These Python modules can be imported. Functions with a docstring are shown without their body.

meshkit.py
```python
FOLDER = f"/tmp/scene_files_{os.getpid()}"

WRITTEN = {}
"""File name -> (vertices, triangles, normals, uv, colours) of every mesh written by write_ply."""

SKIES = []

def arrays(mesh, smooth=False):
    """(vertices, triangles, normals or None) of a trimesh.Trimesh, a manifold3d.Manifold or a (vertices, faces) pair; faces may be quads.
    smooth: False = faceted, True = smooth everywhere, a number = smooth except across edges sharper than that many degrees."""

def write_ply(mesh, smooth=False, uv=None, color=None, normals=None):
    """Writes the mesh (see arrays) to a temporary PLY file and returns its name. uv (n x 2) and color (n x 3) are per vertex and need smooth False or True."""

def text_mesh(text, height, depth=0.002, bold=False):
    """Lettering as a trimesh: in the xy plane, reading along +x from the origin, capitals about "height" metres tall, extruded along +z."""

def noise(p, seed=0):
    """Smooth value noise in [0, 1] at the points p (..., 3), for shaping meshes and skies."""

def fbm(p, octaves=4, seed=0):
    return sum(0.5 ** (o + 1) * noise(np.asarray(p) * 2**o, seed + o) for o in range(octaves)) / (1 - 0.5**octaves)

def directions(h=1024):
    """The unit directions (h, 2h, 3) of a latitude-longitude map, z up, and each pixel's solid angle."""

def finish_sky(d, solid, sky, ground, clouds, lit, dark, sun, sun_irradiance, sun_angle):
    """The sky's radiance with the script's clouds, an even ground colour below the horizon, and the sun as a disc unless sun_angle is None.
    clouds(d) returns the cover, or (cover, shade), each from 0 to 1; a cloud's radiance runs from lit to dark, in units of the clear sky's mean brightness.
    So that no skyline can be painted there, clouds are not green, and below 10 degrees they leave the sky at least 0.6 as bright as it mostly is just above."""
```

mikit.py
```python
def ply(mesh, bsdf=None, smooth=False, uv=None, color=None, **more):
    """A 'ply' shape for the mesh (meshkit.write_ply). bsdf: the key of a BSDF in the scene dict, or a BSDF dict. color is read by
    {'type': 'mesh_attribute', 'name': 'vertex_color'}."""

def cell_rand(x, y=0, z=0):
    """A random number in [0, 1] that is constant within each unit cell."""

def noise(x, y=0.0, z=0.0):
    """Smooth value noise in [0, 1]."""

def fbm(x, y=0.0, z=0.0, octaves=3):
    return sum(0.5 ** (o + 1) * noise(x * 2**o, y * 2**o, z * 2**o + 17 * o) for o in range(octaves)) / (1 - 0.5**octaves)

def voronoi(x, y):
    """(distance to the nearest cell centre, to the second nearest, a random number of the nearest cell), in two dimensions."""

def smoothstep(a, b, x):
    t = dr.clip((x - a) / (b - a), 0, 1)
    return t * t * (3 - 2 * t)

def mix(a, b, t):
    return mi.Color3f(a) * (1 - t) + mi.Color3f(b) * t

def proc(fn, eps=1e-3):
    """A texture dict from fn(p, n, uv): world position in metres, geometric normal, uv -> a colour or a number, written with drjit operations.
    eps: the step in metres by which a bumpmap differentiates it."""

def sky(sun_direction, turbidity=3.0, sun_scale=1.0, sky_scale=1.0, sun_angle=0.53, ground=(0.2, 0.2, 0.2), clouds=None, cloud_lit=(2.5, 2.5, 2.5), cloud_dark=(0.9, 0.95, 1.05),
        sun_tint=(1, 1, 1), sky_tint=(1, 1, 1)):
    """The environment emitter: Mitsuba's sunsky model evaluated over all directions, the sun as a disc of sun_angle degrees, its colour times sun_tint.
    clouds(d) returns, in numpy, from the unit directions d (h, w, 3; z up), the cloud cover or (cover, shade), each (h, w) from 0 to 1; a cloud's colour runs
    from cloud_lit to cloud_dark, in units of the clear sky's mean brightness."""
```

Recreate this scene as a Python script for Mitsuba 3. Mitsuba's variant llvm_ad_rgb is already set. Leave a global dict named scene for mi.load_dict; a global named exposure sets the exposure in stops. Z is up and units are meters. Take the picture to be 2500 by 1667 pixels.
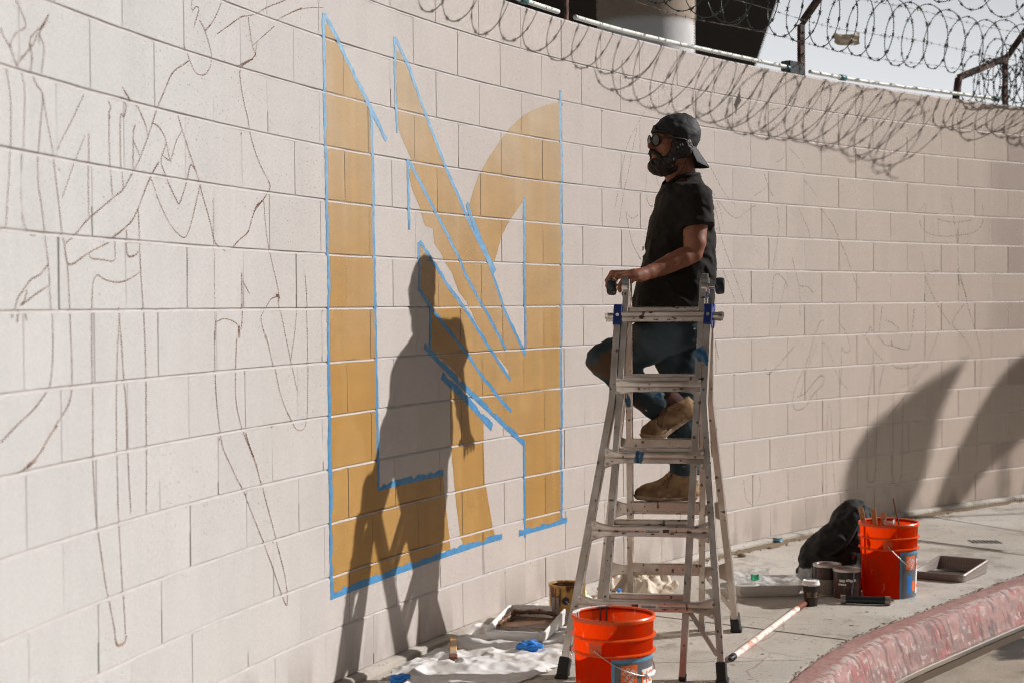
import math
import numpy as np, trimesh, shapely, manifold3d as m3
import drjit as dr, mitsuba as mi
import mikit, meshkit
from shapely.geometry import Polygon, LineString, box as sbox
from shapely.ops import unary_union

# ---------------------------------------------------------------- camera, sky, exposure
T4 = mi.ScalarTransform4f
EYE, PITCH, ROLL = (0, 0, 1.4573), 0.022106, 0.009168
_cp, _sp, _cr, _sr = math.cos(PITCH), math.sin(PITCH), math.cos(ROLL), math.sin(ROLL)
scene, labels = {"type": "scene"}, {}
scene["camera"] = {"type": "thinlens", "fov": 2 * math.degrees(math.atan(1250 / 3965.1)), "fov_axis": "x", "near_clip": 0.1, "far_clip": 500.0,
                   "aperture_radius": 0.009, "focus_distance": 6.9,
                   "to_world": T4().look_at(origin=list(EYE), target=[0, _cp, EYE[2] - _sp], up=[_sr, _sp * _cr, _cp * _cr]),
                   "film": {"type": "hdrfilm", "width": 1024, "height": 682}}
SUN_AZ, SUN_EL = math.radians(13.0), math.radians(29.2)     # azimuth from +x (right) towards +y (into the picture)
SUN = np.array([math.cos(SUN_AZ) * math.cos(SUN_EL), math.sin(SUN_AZ) * math.cos(SUN_EL), math.sin(SUN_EL)])
def haze_cover(d):
    up = np.clip(d[..., 2], 0, 1)
    return np.clip(0.95 * np.exp(-up / .24) + .10 * np.clip(meshkit.fbm(d * np.array([3.0, 3.0, 6.0]), 3) * 2 - .7, 0, 1), 0, 1)
scene["sky"] = mikit.sky(SUN.tolist(), turbidity=3.0, sun_scale=1.12, sky_scale=.15, sun_tint=(1.0, 1.23, 1.84), sky_tint=(1.4, 1.0, .6), clouds=haze_cover, cloud_lit=(39, 40.0, 41.6), cloud_dark=(14, 14, 14))
exposure = 1.50

# ---------------------------------------------------------------- helpers
def ply_(mesh, bsdf, smooth=False, uv=None, **kw): return mikit.ply(mesh, "mat_" + bsdf, smooth, uv=uv, **kw)
RNG = np.random.default_rng(7)
def rnd(a=0.0, b=1.0): return float(RNG.uniform(a, b))
def numbered(key):
    if key not in _used: _used.add(key); return key
    n = 1
    while f"{key}_{n:03d}" in _used: n += 1
    _used.add(f"{key}_{n:03d}"); return f"{key}_{n:03d}"
_used = set()
def thing(name, label=None, cat=None, group=None, kind=None):
    key = numbered(name); d = {}
    if label: d["label"] = label
    if cat: d["category"] = cat
    if group: d["group"] = group
    if kind: d["kind"] = kind
    if d: labels[key] = d
    return key
def cat_mesh(*ms): return trimesh.util.concatenate([m for m in ms if m is not None])
def put(parent, part, mesh, bsdf, smooth=False, uv=None, label=None, kind=None, **kw):
    """one entry of the scene under its parent (parent None: a top-level entry)"""
    key = numbered(parent + "__" + part) if parent else part
    if parent and parent.startswith("person"):     # he leans back a little from the ladder, hand and feet kept in place
        v = np.array(mesh.vertices); t = np.clip((v[:, 0] - .50) / .16, 0, 1); v[:, 1] += .052 * np.clip(v[:, 2] - .62, 0, 2) * t * t * (3 - 2 * t); mesh = trimesh.Trimesh(v, mesh.faces, process=False)
    scene[key] = ply_(mesh, bsdf, smooth, uv=uv, **kw)
    if label or kind:
        labels[key] = {k: v for k, v in (("label", label), ("kind", kind)) if v}
    return key
def solid(name, mesh, bsdf, label, cat, smooth=False, group=None, kind=None, uv=None):
    key = thing(name, label, cat, group, kind)
    scene[key] = ply_(mesh, bsdf, smooth, uv=uv); return key
def V(*a): return np.array(a, float)
def unit(a): a = np.asarray(a, float); return a / np.linalg.norm(a)
def frame(z, hint=(0, 0, 1)):
    z = unit(z); h = V(*hint)
    if abs(z @ h) > .98: h = V(1, 0, 0)
    x = unit(np.cross(h, z)); return np.stack([x, np.cross(z, x), z], 1)
def xf(mesh, R=None, t=(0, 0, 0)):
    m = mesh.copy(); v = m.vertices @ (np.asarray(R).T if R is not None else np.eye(3)) + np.asarray(t, float); m.vertices = v
    if R is not None and np.linalg.det(R) < 0: m.invert()
    return m
def bx(size, at=(0, 0, 0), R=None, bev=0.0):
    s = np.asarray(size, float)
    if bev > 0:
        b = min(bev, .49 * s.min()); pts = []
        for i in range(3):
            e = s / 2 - b; e[i] = s[i] / 2
            for sg in np.ndindex(2, 2, 2): pts.append(e * (np.array(sg) * 2 - 1))
        m = trimesh.convex.convex_hull(np.array(pts))
    else: m = trimesh.creation.box(s)
    return xf(m, R, at)
def beam(a, b, w, d, side, bev=0.002):
    """a bar from a to b: w across along 'side', d in the third direction"""
    a, b = V(*a), V(*b); z = unit(b - a); x = unit(np.asarray(side) - z * (z @ np.asarray(side))); y = np.cross(z, x)
    return bx((w, d, np.linalg.norm(b - a)), (a + b) / 2, np.stack([x, y, z], 1), bev)
def cyl(a, b, r, n=20, r2=None):
    a, b = V(*a), V(*b); return lathe([(r, 0), (r if r2 is None else r2, np.linalg.norm(b - a))], n, True, frame(b - a), a)
def lathe(prof, n=40, caps=False, R=None, t=(0, 0, 0)):
    p = np.array(prof, float)
    if caps: p = np.vstack([[0, p[0, 1]], p, [0, p[-1, 1]]])
    a = np.linspace(0, 2 * np.pi, n, endpoint=False); k = len(p)
    v = np.stack([np.outer(np.cos(a), p[:, 0]), np.outer(np.sin(a), p[:, 0]), np.tile(p[:, 1], (n, 1))], -1).reshape(-1, 3)
    f = []
    i = np.arange(n); j = (i + 1) % n
    for q in range(k - 1):
        f.append(np.stack([i * k + q, j * k + q, j * k + q + 1, i * k + q + 1], 1))
    f = np.vstack(f); f = np.vstack([f[:, [0, 1, 2]], f[:, [0, 2, 3]]])
    m = trimesh.Trimesh(v, f, process=False); m.merge_vertices(); m.update_faces(m.nondegenerate_faces())
    return xf(m, R, t)
def tube(path, r, n=8, close=False):
    p = np.asarray(path, float); r = np.broadcast_to(np.asarray(r, float), len(p))
    d = np.gradient(p, axis=0); d /= np.maximum(np.linalg.norm(d, axis=1, keepdims=True), 1e-9)
    nrm = np.zeros_like(p); u = frame(d[0])[:, 0]
    for i in range(len(p)):
        u = u - d[i] * (u @ d[i]); u /= np.linalg.norm(u); nrm[i] = u
    bi = np.cross(d, nrm); a = np.linspace(0, 2 * np.pi, n, endpoint=False)
    v = p[:, None] + r[:, None, None] * (np.cos(a)[None, :, None] * nrm[:, None] + np.sin(a)[None, :, None] * bi[:, None])
    v = v.reshape(-1, 3); f = []; k = len(p); i = np.arange(n); j = (i + 1) % n
    for q in range(k - 1): f.append(np.stack([q * n + i, q * n + j, (q + 1) * n + j, (q + 1) * n + i], 1))
    f = np.vstack(f); f = np.vstack([f[:, [0, 1, 2]], f[:, [0, 2, 3]]])
    c0, c1 = len(v), len(v) + 1; v = np.vstack([v, p[0], p[-1]])
    f = np.vstack([f, np.stack([np.full(n, c0), j, i], 1), np.stack([np.full(n, c1), (k - 1) * n + i, (k - 1) * n + j], 1)])
    return trimesh.Trimesh(v, f, process=False)
def smooth_path(pts, n=8):
    p = np.asarray(pts, float)
    from scipy.interpolate import CubicSpline
    t = np.r_[0, np.cumsum(np.linalg.norm(np.diff(p, axis=0), axis=1))]
    return CubicSpline(t, p)(np.linspace(0, t[-1], n * (len(p) - 1) + 1))
def prism(poly, z0, z1):
    m = trimesh.creation.extrude_polygon(poly, z1 - z0, engine="earcut"); m.apply_translation([0, 0, z0]); return m
def flat_tri(poly):
    if poly.is_empty or poly.area < 1e-9: return None
    out_v, out_f, n = [], [], 0
    for g in getattr(poly, "geoms", [poly]):
        if g.geom_type != "Polygon" or g.area < 1e-9: continue
        v, f = trimesh.creation.triangulate_polygon(g, engine="earcut"); out_v.append(v[:, :2]); out_f.append(f + n); n += len(v)
    if not out_v: return None
    v, f = np.vstack(out_v), np.vstack(out_f)
    a = v[f[:, 1]] - v[f[:, 0]]; b = v[f[:, 2]] - v[f[:, 0]]; cr = a[:, 0] * b[:, 1] - a[:, 1] * b[:, 0]
    f[cr < 0] = f[cr < 0][:, ::-1]
    return v, f
# --- implicit solids: a field is filled box by box, then meshed by surface nets
def relax(m, n):
    """Taubin smoothing by vertex averages"""
    from scipy.sparse import coo_matrix
    e = m.edges_unique; k = len(m.vertices); A = coo_matrix((np.ones(2 * len(e)), (np.r_[e[:, 0], e[:, 1]], np.r_[e[:, 1], e[:, 0]])), (k, k)).tocsr(); d = np.maximum(np.asarray(A.sum(1)).ravel(), 1)[:, None]; v = np.array(m.vertices)
    for _ in range(n):
        for w in (.5, -.52): v = v + w * (A @ v / d - v)
    m.vertices = v; return m
class Field:
    def __init__(s, lo, hi, step):
        s.lo, s.h = V(*lo), step; s.n = np.ceil((V(*hi) - s.lo) / step).astype(int) + 1
        s.f = np.full(s.n, 1.0, np.float32)
    def region(s, lo, hi, pad):
        i0 = np.clip(np.floor((np.asarray(lo) - pad - s.lo) / s.h).astype(int), 0, s.n - 1); i1 = np.clip(np.ceil((np.asarray(hi) + pad - s.lo) / s.h).astype(int) + 1, 1, s.n)
        g = np.meshgrid(*[s.lo[k] + s.h * np.arange(i0[k], i1[k]) for k in range(3)], indexing="ij")
        return tuple(slice(i0[k], i1[k]) for k in range(3)), np.stack(g, -1)
    def join(s, sl, d, k):
        a = s.f[sl]
        if k <= 0: s.f[sl] = np.minimum(a, d); return
        h = np.clip(.5 + .5 * (a - d) / k, 0, 1); s.f[sl] = a + (d - a) * h - k * h * (1 - h)
    def cone(s, a, b, r1, r2, k=.02):
        a, b = V(*a), V(*b); r = max(r1, r2); sl, p = s.region(np.minimum(a, b) - r, np.maximum(a, b) + r, k + .03)
        ab = b - a; t = np.clip(((p - a) @ ab) / max(ab @ ab, 1e-12), 0, 1)
        s.join(sl, np.linalg.norm(p - a - t[..., None] * ab, axis=-1) - (r1 + (r2 - r1) * t), k); return s
    def chain(s, pts, rs, k=.02):
        for i in range(len(pts) - 1): s.cone(pts[i], pts[i + 1], rs[i], rs[i + 1], k)
        return s
    def ball(s, c, r, k=.02, R=None, cut=False):
        c, r = V(*c), np.broadcast_to(np.asarray(r, float), 3); m = r.max(); sl, p = s.region(c - m, c + m, k + .03)
        q = (p - c) @ (np.asarray(R) if R is not None else np.eye(3)); l = np.linalg.norm(q / r, axis=-1); g = np.linalg.norm(q / r ** 2, axis=-1)
        d = l * (l - 1) / np.maximum(g, 1e-6)
        if cut: s.f[sl] = np.maximum(s.f[sl], -d)
        else: s.join(sl, d, k)
        return s
    def loft(s, rows, k=.02, power=2.0):
        """stacked ellipses: rows of (z, cx, cy, a, b)"""
        R = np.array(sorted(rows)); lo = V((R[:, 1] - R[:, 3]).min(), (R[:, 2] - R[:, 4]).min(), R[0, 0]); hi = V((R[:, 1] + R[:, 3]).max(), (R[:, 2] + R[:, 4]).max(), R[-1, 0])
        sl, p = s.region(lo, hi, k + .03); z = p[..., 2]; from_ = lambda i: np.interp(z, R[:, 0], R[:, i])
        a, b = from_(3), from_(4); q = ((np.abs(p[..., 0] - from_(1)) / a) ** power + (np.abs(p[..., 1] - from_(2)) / b) ** power) ** (1 / power)
        d = (q - 1) * np.minimum(a, b); d = np.maximum(d, np.maximum(R[0, 0] - z, z - R[-1, 0])); s.join(sl, d, k); return s
    def cut(s, point, normal):
        sl, p = s.region(s.lo, s.lo + s.h * (s.n - 1), 0); s.f[sl] = np.maximum(s.f[sl], (p - V(*point)) @ unit(normal)); return s
    def noise(s, amp, scale, seed=0, stretch=(1, 1, 1)):
        near = np.abs(s.f) < .03; i = np.argwhere(near); p = s.lo + i * s.h
        s.f[near] += amp * (meshkit.fbm(p * scale * np.asarray(stretch), 3, seed) * 2 - 1).astype(np.float32); return s
    def mesh(s, taubin=6):
        f = s.f; ins = f < 0; n = f.shape
        c = np.zeros(np.array(n) - 1, int)
        for o in np.ndindex(2, 2, 2): c += ins[o[0]:n[0] - 1 + o[0], o[1]:n[1] - 1 + o[1], o[2]:n[2] - 1 + o[2]]
        act = np.argwhere((c > 0) & (c < 8)); idx = -np.ones(c.shape, int); idx[tuple(act.T)] = np.arange(len(act))
        acc, cnt = np.zeros((len(act), 3)), np.zeros(len(act)); cor = list(np.ndindex(2, 2, 2))
        for i, p in enumerate(cor):
            for q in cor[i + 1:]:
                if sum(abs(p[k] - q[k]) for k in range(3)) != 1: continue
                a = f[tuple((act + p).T)]; b = f[tuple((act + q).T)]; x = (a < 0) != (b < 0)
                t = np.where(x, a / np.where(a == b, 1, a - b), 0); acc += x[:, None] * (np.array(p) + t[:, None] * (np.array(q) - np.array(p))); cnt += x
        v = s.lo + s.h * (act + acc / cnt[:, None]); faces = []
        for ax in range(3):
            u, w = (ax + 1) % 3, (ax + 2) % 3; sh = [slice(None)] * 3; sh2 = list(sh); sh[ax] = slice(0, -1); sh2[ax] = slice(1, None)
            e = np.argwhere(ins[tuple(sh)] != ins[tuple(sh2)]); e = e[(e[:, u] > 0) & (e[:, w] > 0) & (e[:, u] < n[u] - 1) & (e[:, w] < n[w] - 1)]
            du, dw = np.eye(3, dtype=int)[u], np.eye(3, dtype=int)[w]
            q = np.stack([idx[tuple((e - du - dw).T)], idx[tuple((e - dw).T)], idx[tuple(e.T)], idx[tuple((e - du).T)]], 1)
            flip = ~ins[tuple(e.T)]; q[flip] = q[flip][:, ::-1]; faces.append(q)
        q = np.vstack(faces); q = q[(q >= 0).all(1)]
        m = trimesh.Trimesh(v, np.vstack([q[:, [0, 1, 2]], q[:, [0, 2, 3]]]), process=False)
        return relax(m, taubin)

# ---------------------------------------------------------------- materials
def rgb(*c): return {"type": "rgb", "value": [float(x) for x in c]}
def mat(key, color, rough=0.6, two=True, bump=None, eps=1e-3, **kw):
    """a principled material; color is a triple or a function of (p, n, uv); bump = (function, height in metres)"""
    b = {"type": "principled", "base_color": mikit.proc(color) if callable(color) else rgb(*color), "roughness": mikit.proc(rough) if callable(rough) else rough, **kw}
    if bump: b = {"type": "bumpmap", "arbitrary": mikit.proc(bump[0], eps), "scale": bump[1], "bsdf": b}
    scene["mat_" + key] = {"type": "twosided", "bsdf": b} if two else b
N, FB, SS, MX, VO, CR = mikit.noise, mikit.fbm, mikit.smoothstep, mikit.mix, mikit.voronoi, mikit.cell_rand
COURSE, BLOCK, Z0 = 0.2032, 0.4064, 0.03
def wall_color(p, n, uv):
    s, h = uv.x, uv.y; row = dr.floor((h - Z0) / COURSE); odd = row - 2 * dr.floor(row / 2); col = dr.floor(s / BLOCK - .5 * odd)
    r = CR(row, col, 3); r2 = CR(row, col, 8)
    base = MX(MX((.655, .640, .612), (.640, .560, .500), SS(.2, 4.2, s + .8 * (FB(s * 1.3, h * 1.3) - .5))), (.680, .555, .455), SS(4.5, 9.5, s + .8 * (FB(s * 1.3, h * 1.3) - .5)))
    far = SS(8.95, 9.3, s) * dr.select(r2 > .45, 1., .25)
    c = MX(base, (.50, .385, .32), far * .8) * (.982 + .036 * r)
    m = FB(s * 7, h * 3, 1.0); st = N(s * 34, h * 1.2, 5.); fine = N(p.x * 310, p.y * 310, p.z * 310)
    pit = SS(.82, .92, N(p.x * 150, p.y * 150, p.z * 150 + 9)) * SS(.45, .7, FB(s * 2.1, h * 2.7, 4.))
    grime = SS(.30, .0, h + .12 * (FB(s * 5, h * 5, 2.) - .5)) * SS(.4, .62, FB(s * 9, h * 3, 11.))
    c = c * (.95 + .08 * m + .03 * (st - .5) + .15 * (fine - .5) + .07 * (N(p.x * 120, p.y * 120, p.z * 120) - .5)) * (1 - .42 * pit)
    return .78 * MX(c, (.30, .25, .21), .5 * grime)
def wall_bump(p, n, uv):
    return .55 * N(p.x * 260, p.y * 260, p.z * 260) + .45 * N(p.x * 110, p.y * 110, p.z * 110 + 3.)
mat("wall_paint", wall_color, .62, bump=(wall_bump, .0017), specular=.3)
mat("mortar_paint", lambda p, n, uv: MX((.50, .47, .445), (.66, .585, .525), SS(3., 7., p.x * 1.6 + 2.4)) * (.9 + .2 * FB(p.x * 30, p.y * 30, p.z * 60)), .7, bump=(wall_bump, .0012), specular=.25)
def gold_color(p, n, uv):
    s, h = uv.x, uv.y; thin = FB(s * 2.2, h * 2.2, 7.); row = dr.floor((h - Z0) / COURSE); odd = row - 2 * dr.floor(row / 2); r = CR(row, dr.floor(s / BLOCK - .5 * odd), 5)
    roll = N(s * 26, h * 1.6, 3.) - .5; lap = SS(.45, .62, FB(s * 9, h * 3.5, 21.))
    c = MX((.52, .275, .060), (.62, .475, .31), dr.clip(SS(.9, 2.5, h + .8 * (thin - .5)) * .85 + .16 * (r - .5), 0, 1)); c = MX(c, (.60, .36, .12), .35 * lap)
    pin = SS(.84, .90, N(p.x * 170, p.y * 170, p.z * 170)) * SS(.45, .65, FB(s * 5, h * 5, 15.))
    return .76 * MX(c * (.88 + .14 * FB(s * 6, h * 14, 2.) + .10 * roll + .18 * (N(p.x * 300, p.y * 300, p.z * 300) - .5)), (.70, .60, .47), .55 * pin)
mat("gold_paint", gold_color, .5, bump=(wall_bump, .0011), specular=.4)
mat("blue_tape", lambda p, n, uv: MX((.065, .235, .44), (.24, .42, .58), SS(.9, 2.6, p.z + .9 * (FB(p.x * 9, p.y * 9, p.z * 9) - .5))) * (.74 + .5 * FB(p.x * 40, p.y * 40, p.z * 40)), .55, specular=.3)
mat("sketch_brown", lambda p, n, uv: MX((.12, .055, .033), (.34, .245, .195), SS(.44, .74, FB(p.x * 9 + 70 * p.z, p.y * 9, p.z * 8)) * .9), .8)
mat("sketch_grey", lambda p, n, uv: MX((.070, .050, .038), (.30, .23, .19), SS(.46, .76, FB(p.x * 11 + 60 * p.z, p.y * 11, p.z * 9))), .8)
def concrete(p, n, uv):
    x, y = p.x, p.y; big = FB(x * 1.1, y * 1.1, 3.); mid = FB(x * 6, y * 6, 1.); fine = N(x * 420, y * 420); spk = SS(.8, .92, N(x * 95, y * 95))
    c = MX((.66, .615, .545), (.565, .515, .445), SS(.35, .65, big)) * (.86 + .22 * mid + .16 * (fine - .5)) * (1 - .25 * spk)
    st = SS(.50, .74, FB(x * 3.1 + 9, y * 3.1, 6.)) * SS(.3, .7, FB(x * 21, y * 13, 2.)); c = MX(c, (.22, .175, .135), .5 * st); dk = SS(.90, .96, N(x * 33, y * 33, 4.)); c = MX(c, (.2, .15, .11), .6 * dk)
    v = VO(x * 1.3 + .35 * FB(x * 3, y * 3), y * 1.3 + .35 * FB(x * 3 + 7, y * 3)); crack = SS(.016, .004, v[1] - v[0]) * SS(.5, .7, FB(x * .9, y * .9, 12.))
    return .80 * MX(c, (.14, .11, .09), .6 * crack)
mat("concrete", concrete, .85, bump=(lambda p, n, uv: .5 * N(p.x * 240, p.y * 240) + .5 * FB(p.x * 40, p.y * 40), .0016), specular=.25)
mat("dirt", lambda p, n, uv: MX((.16, .115, .075), (.30, .235, .165), FB(p.x * 60, p.y * 60, p.z * 60)), .95, specular=.1)
mat("groove", (.13, .10, .075), .95, specular=.1)
mat("asphalt", lambda p, n, uv: mi.Color3f(.075, .068, .06) * (.7 + .6 * N(p.x * 160, p.y * 160) + .3 * FB(p.x * 3, p.y * 3)), .9)
def gutter_color(p, n, uv):
    x, y = p.x, p.y; w = FB(x * 2.4, y * 2.4, 5.); c = MX((.32, .27, .21), (.43, .365, .29), FB(x * 9, y * 9)) * (.85 + .3 * N(x * 300, y * 300))
    return MX(c, (.05, .042, .035), SS(.47, .60, w + .12 * (FB(x * 14, y * 14) - .5)))
mat("gutter_concrete", gutter_color, .8, bump=(lambda p, n, uv: FB(p.x * 60, p.y * 60), .004))
def curb_color(p, n, uv):
    x, y, z = p.x, p.y, p.z; u, v = uv.x, uv.y       # u along the kerb, v across it: 0 back edge, .13 nose, .32 foot
    red = MX((.44, .22, .195), (.50, .30, .265), FB(u * 14, v * 20, 2.)); fresh = SS(.54, .62, FB(u * 5 + 3, v * 9, 8.)) * SS(.135, .17, v); red = MX(red, (.42, .10, .09), .6 * fresh)
    gray = MX((.36, .27, .235), (.20, .145, .125), FB(u * 40, v * 40, 5.))
    edge = SS(.030, .004, dr.abs(v - .147 - .012 * (FB(u * 6, 0., 3.) - .5))); white = edge * SS(.40, .52, FB(u * 26, v * 34, 3.) + .12 * (FB(u * 4, 1., 40.) - .5)) + .8 * SS(.66, .70, FB(u * 30, v * 40, 13.)) * SS(.12, .17, v)
    bare = SS(.47, .60, FB(u * 14 + 20, v * 18, 1.) + .30 * SS(.17, .32, v) - .20 + .10 * (FB(u * 2.2, v * 3, 21.) - .5)); c = MX(MX(red, gray, .62 * bare), (.64, .54, .49), dr.minimum(white, 1.) * .85)
    scrape = SS(.60, .70, FB(u * 60, v * 10, 31.)) * SS(.125, .16, v); c = MX(c, (.14, .085, .07), .65 * scrape); spot = SS(.70, .76, FB(u * 70, v * 70, 51.)); c = MX(c, (.24, .16, .14), .5 * spot)
    return .80 * c * (.80 + .36 * FB(u * 60, v * 60, 9.))
mat("curb_paint", curb_color, .7, bump=(lambda p, n, uv: .6 * FB(p.x * 26, p.y * 26, p.z * 26) + .4 * N(p.x * 140, p.y * 140, p.z * 140), .009))
def alu(p, n, uv):
    sp = SS(.80, .86, N(p.x * 70, p.y * 70, p.z * 52)) ; sp2 = SS(.84, .88, N(p.x * 120 + 5, p.y * 120, p.z * 95)); d = FB(p.x * 12, p.y * 12, p.z * 9)
    c = MX((.66, .585, .52), (.50, .42, .355), SS(.35, .65, d)); c = MX(c, (.10, .065, .05), .9 * sp); return MX(c, (.66, .58, .52), sp2)
mat("aluminium", alu, lambda p, n, uv: .24 + .24 * FB(p.x * 40, p.y * 40, p.z * 14), metallic=.82, specular=.5)
mat("chrome", (.62, .57, .50), .22, metallic=1.0)
mat("tin", (.55, .52, .49), .38, metallic=.9)
mat("black_rubber", (.018, .017, .017), .65); mat("black_plastic", (.012, .012, .013), .4); mat("dark_knob", (.014, .020, .024), .38)
mat("blue_clamp", (.008, .024, .16), .3); mat("yellow_sticker", (.75, .50, .06), .5); mat("paper_label", (.72, .68, .63), .6); mat("ink", (.035, .028, .026), .6)
scene["mat_orange_plastic"] = {"type": "principledthin", "base_color": mikit.proc(lambda p, n, uv: MX(MX((.78, .050, .003), (.62, .065, .014), SS(.45, .7, FB(p.x * 14, p.y * 14, p.z * 6))), (.80, .42, .30), .55 * SS(.66, .72, FB(p.x * 60, p.y * 60, p.z * 16)) * SS(.45, .6, FB(p.x * 9, p.y * 9, p.z * 9)))), "roughness": .35, "diff_trans": 1.25, "spec_trans": 0.0, "eta": 1.45}
mat("orange_rim", (.72, .085, .008), .32)
mat("label_grey", (.125, .13, .145), .4); mat("label_blue", (.10, .28, .42), .4); mat("label_white", (.78, .76, .74), .4); mat("label_orange", (.85, .16, .03), .4)
mat("paint_drip", (.62, .60, .57), .4); mat("grey_drip", (.10, .085, .075), .4)
def rust(p, n, uv):
    a = FB(p.x * 28, p.y * 28, p.z * 22); return MX((.040, .025, .020), (.19, .085, .060), SS(.42, .75, a))
mat("rusty_steel", rust, .75, specular=.3)
mat("razor_steel", (.050, .062, .058), .42, metallic=.55); mat("old_wire", (.12, .085, .06), .6, metallic=.3)
mat("white_pipe", lambda p, n, uv: mi.Color3f(.78, .80, .74) * (.8 + .3 * FB(p.x * 15, p.y * 15, p.z * 40)), .45); mat("teal_coupling", (.05, .16, .16), .4)
scene["mat_plastic_sheet"] = {"type": "principledthin", "base_color": mikit.proc(lambda p, n, uv: MX(MX((.88, .87, .85), (.45, .33, .23), SS(.60, .68, FB(p.x * 16, p.y * 16, 30.)) * SS(.5, .6, FB(p.x * 3, p.y * 3, 31.))), (.52, .47, .42), SS(.56, .72, FB(p.x * 7, p.y * 7, 3.)) * .6)), "roughness": .32, "diff_trans": .22, "spec_trans": 0.0, "eta": 1.4}
scene["mat_clear_plastic"] = {"type": "thindielectric", "int_ior": 1.3}
scene["mat_film_plastic"] = {"type": "blendbsdf", "weight": .55, "a": {"type": "thindielectric", "int_ior": 1.35}, "b": {"type": "principledthin", "base_color": rgb(.85, .86, .85), "roughness": .25, "diff_trans": .9, "eta": 1.4}}
mat("canvas", lambda p, n, uv: MX((.66, .58, .47), (.36, .26, .17), SS(.56, .70, FB(p.x * 6, p.y * 6, 2.)) * .8), .85)
def wet_brown(p, n, uv): return MX((.085, .036, .016), (.19, .095, .042), FB(p.x * 30, p.y * 30, p.z * 30))
mat("brown_paint", wet_brown, .42, specular=.5)
def tray_paint(p, n, uv):
    return MX((.60, .57, .54), (.10, .045, .02), SS(.47, .51, FB(uv.x * 13, uv.y * 13, 2.) + .75 * (uv.y - .30)))
mat("used_tray", tray_paint, .3); mat("tray_grey", lambda p, n, uv: MX((.34, .30, .27), (.15, .105, .085), SS(.3, .7, FB(uv.x * 9, uv.y * 9) + .5 * (uv.y - .4))), .4, metallic=.25); mat("white_tray", (.74, .72, .70), .3)
mat("gold_can", lambda p, n, uv: MX((.42, .24, .07), (.11, .05, .018), SS(.48, .6, FB(p.x * 24, p.y * 24, p.z * 9) + .9 * (.16 - p.z) * -1.0 - .0)), .3, metallic=.75)
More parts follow.
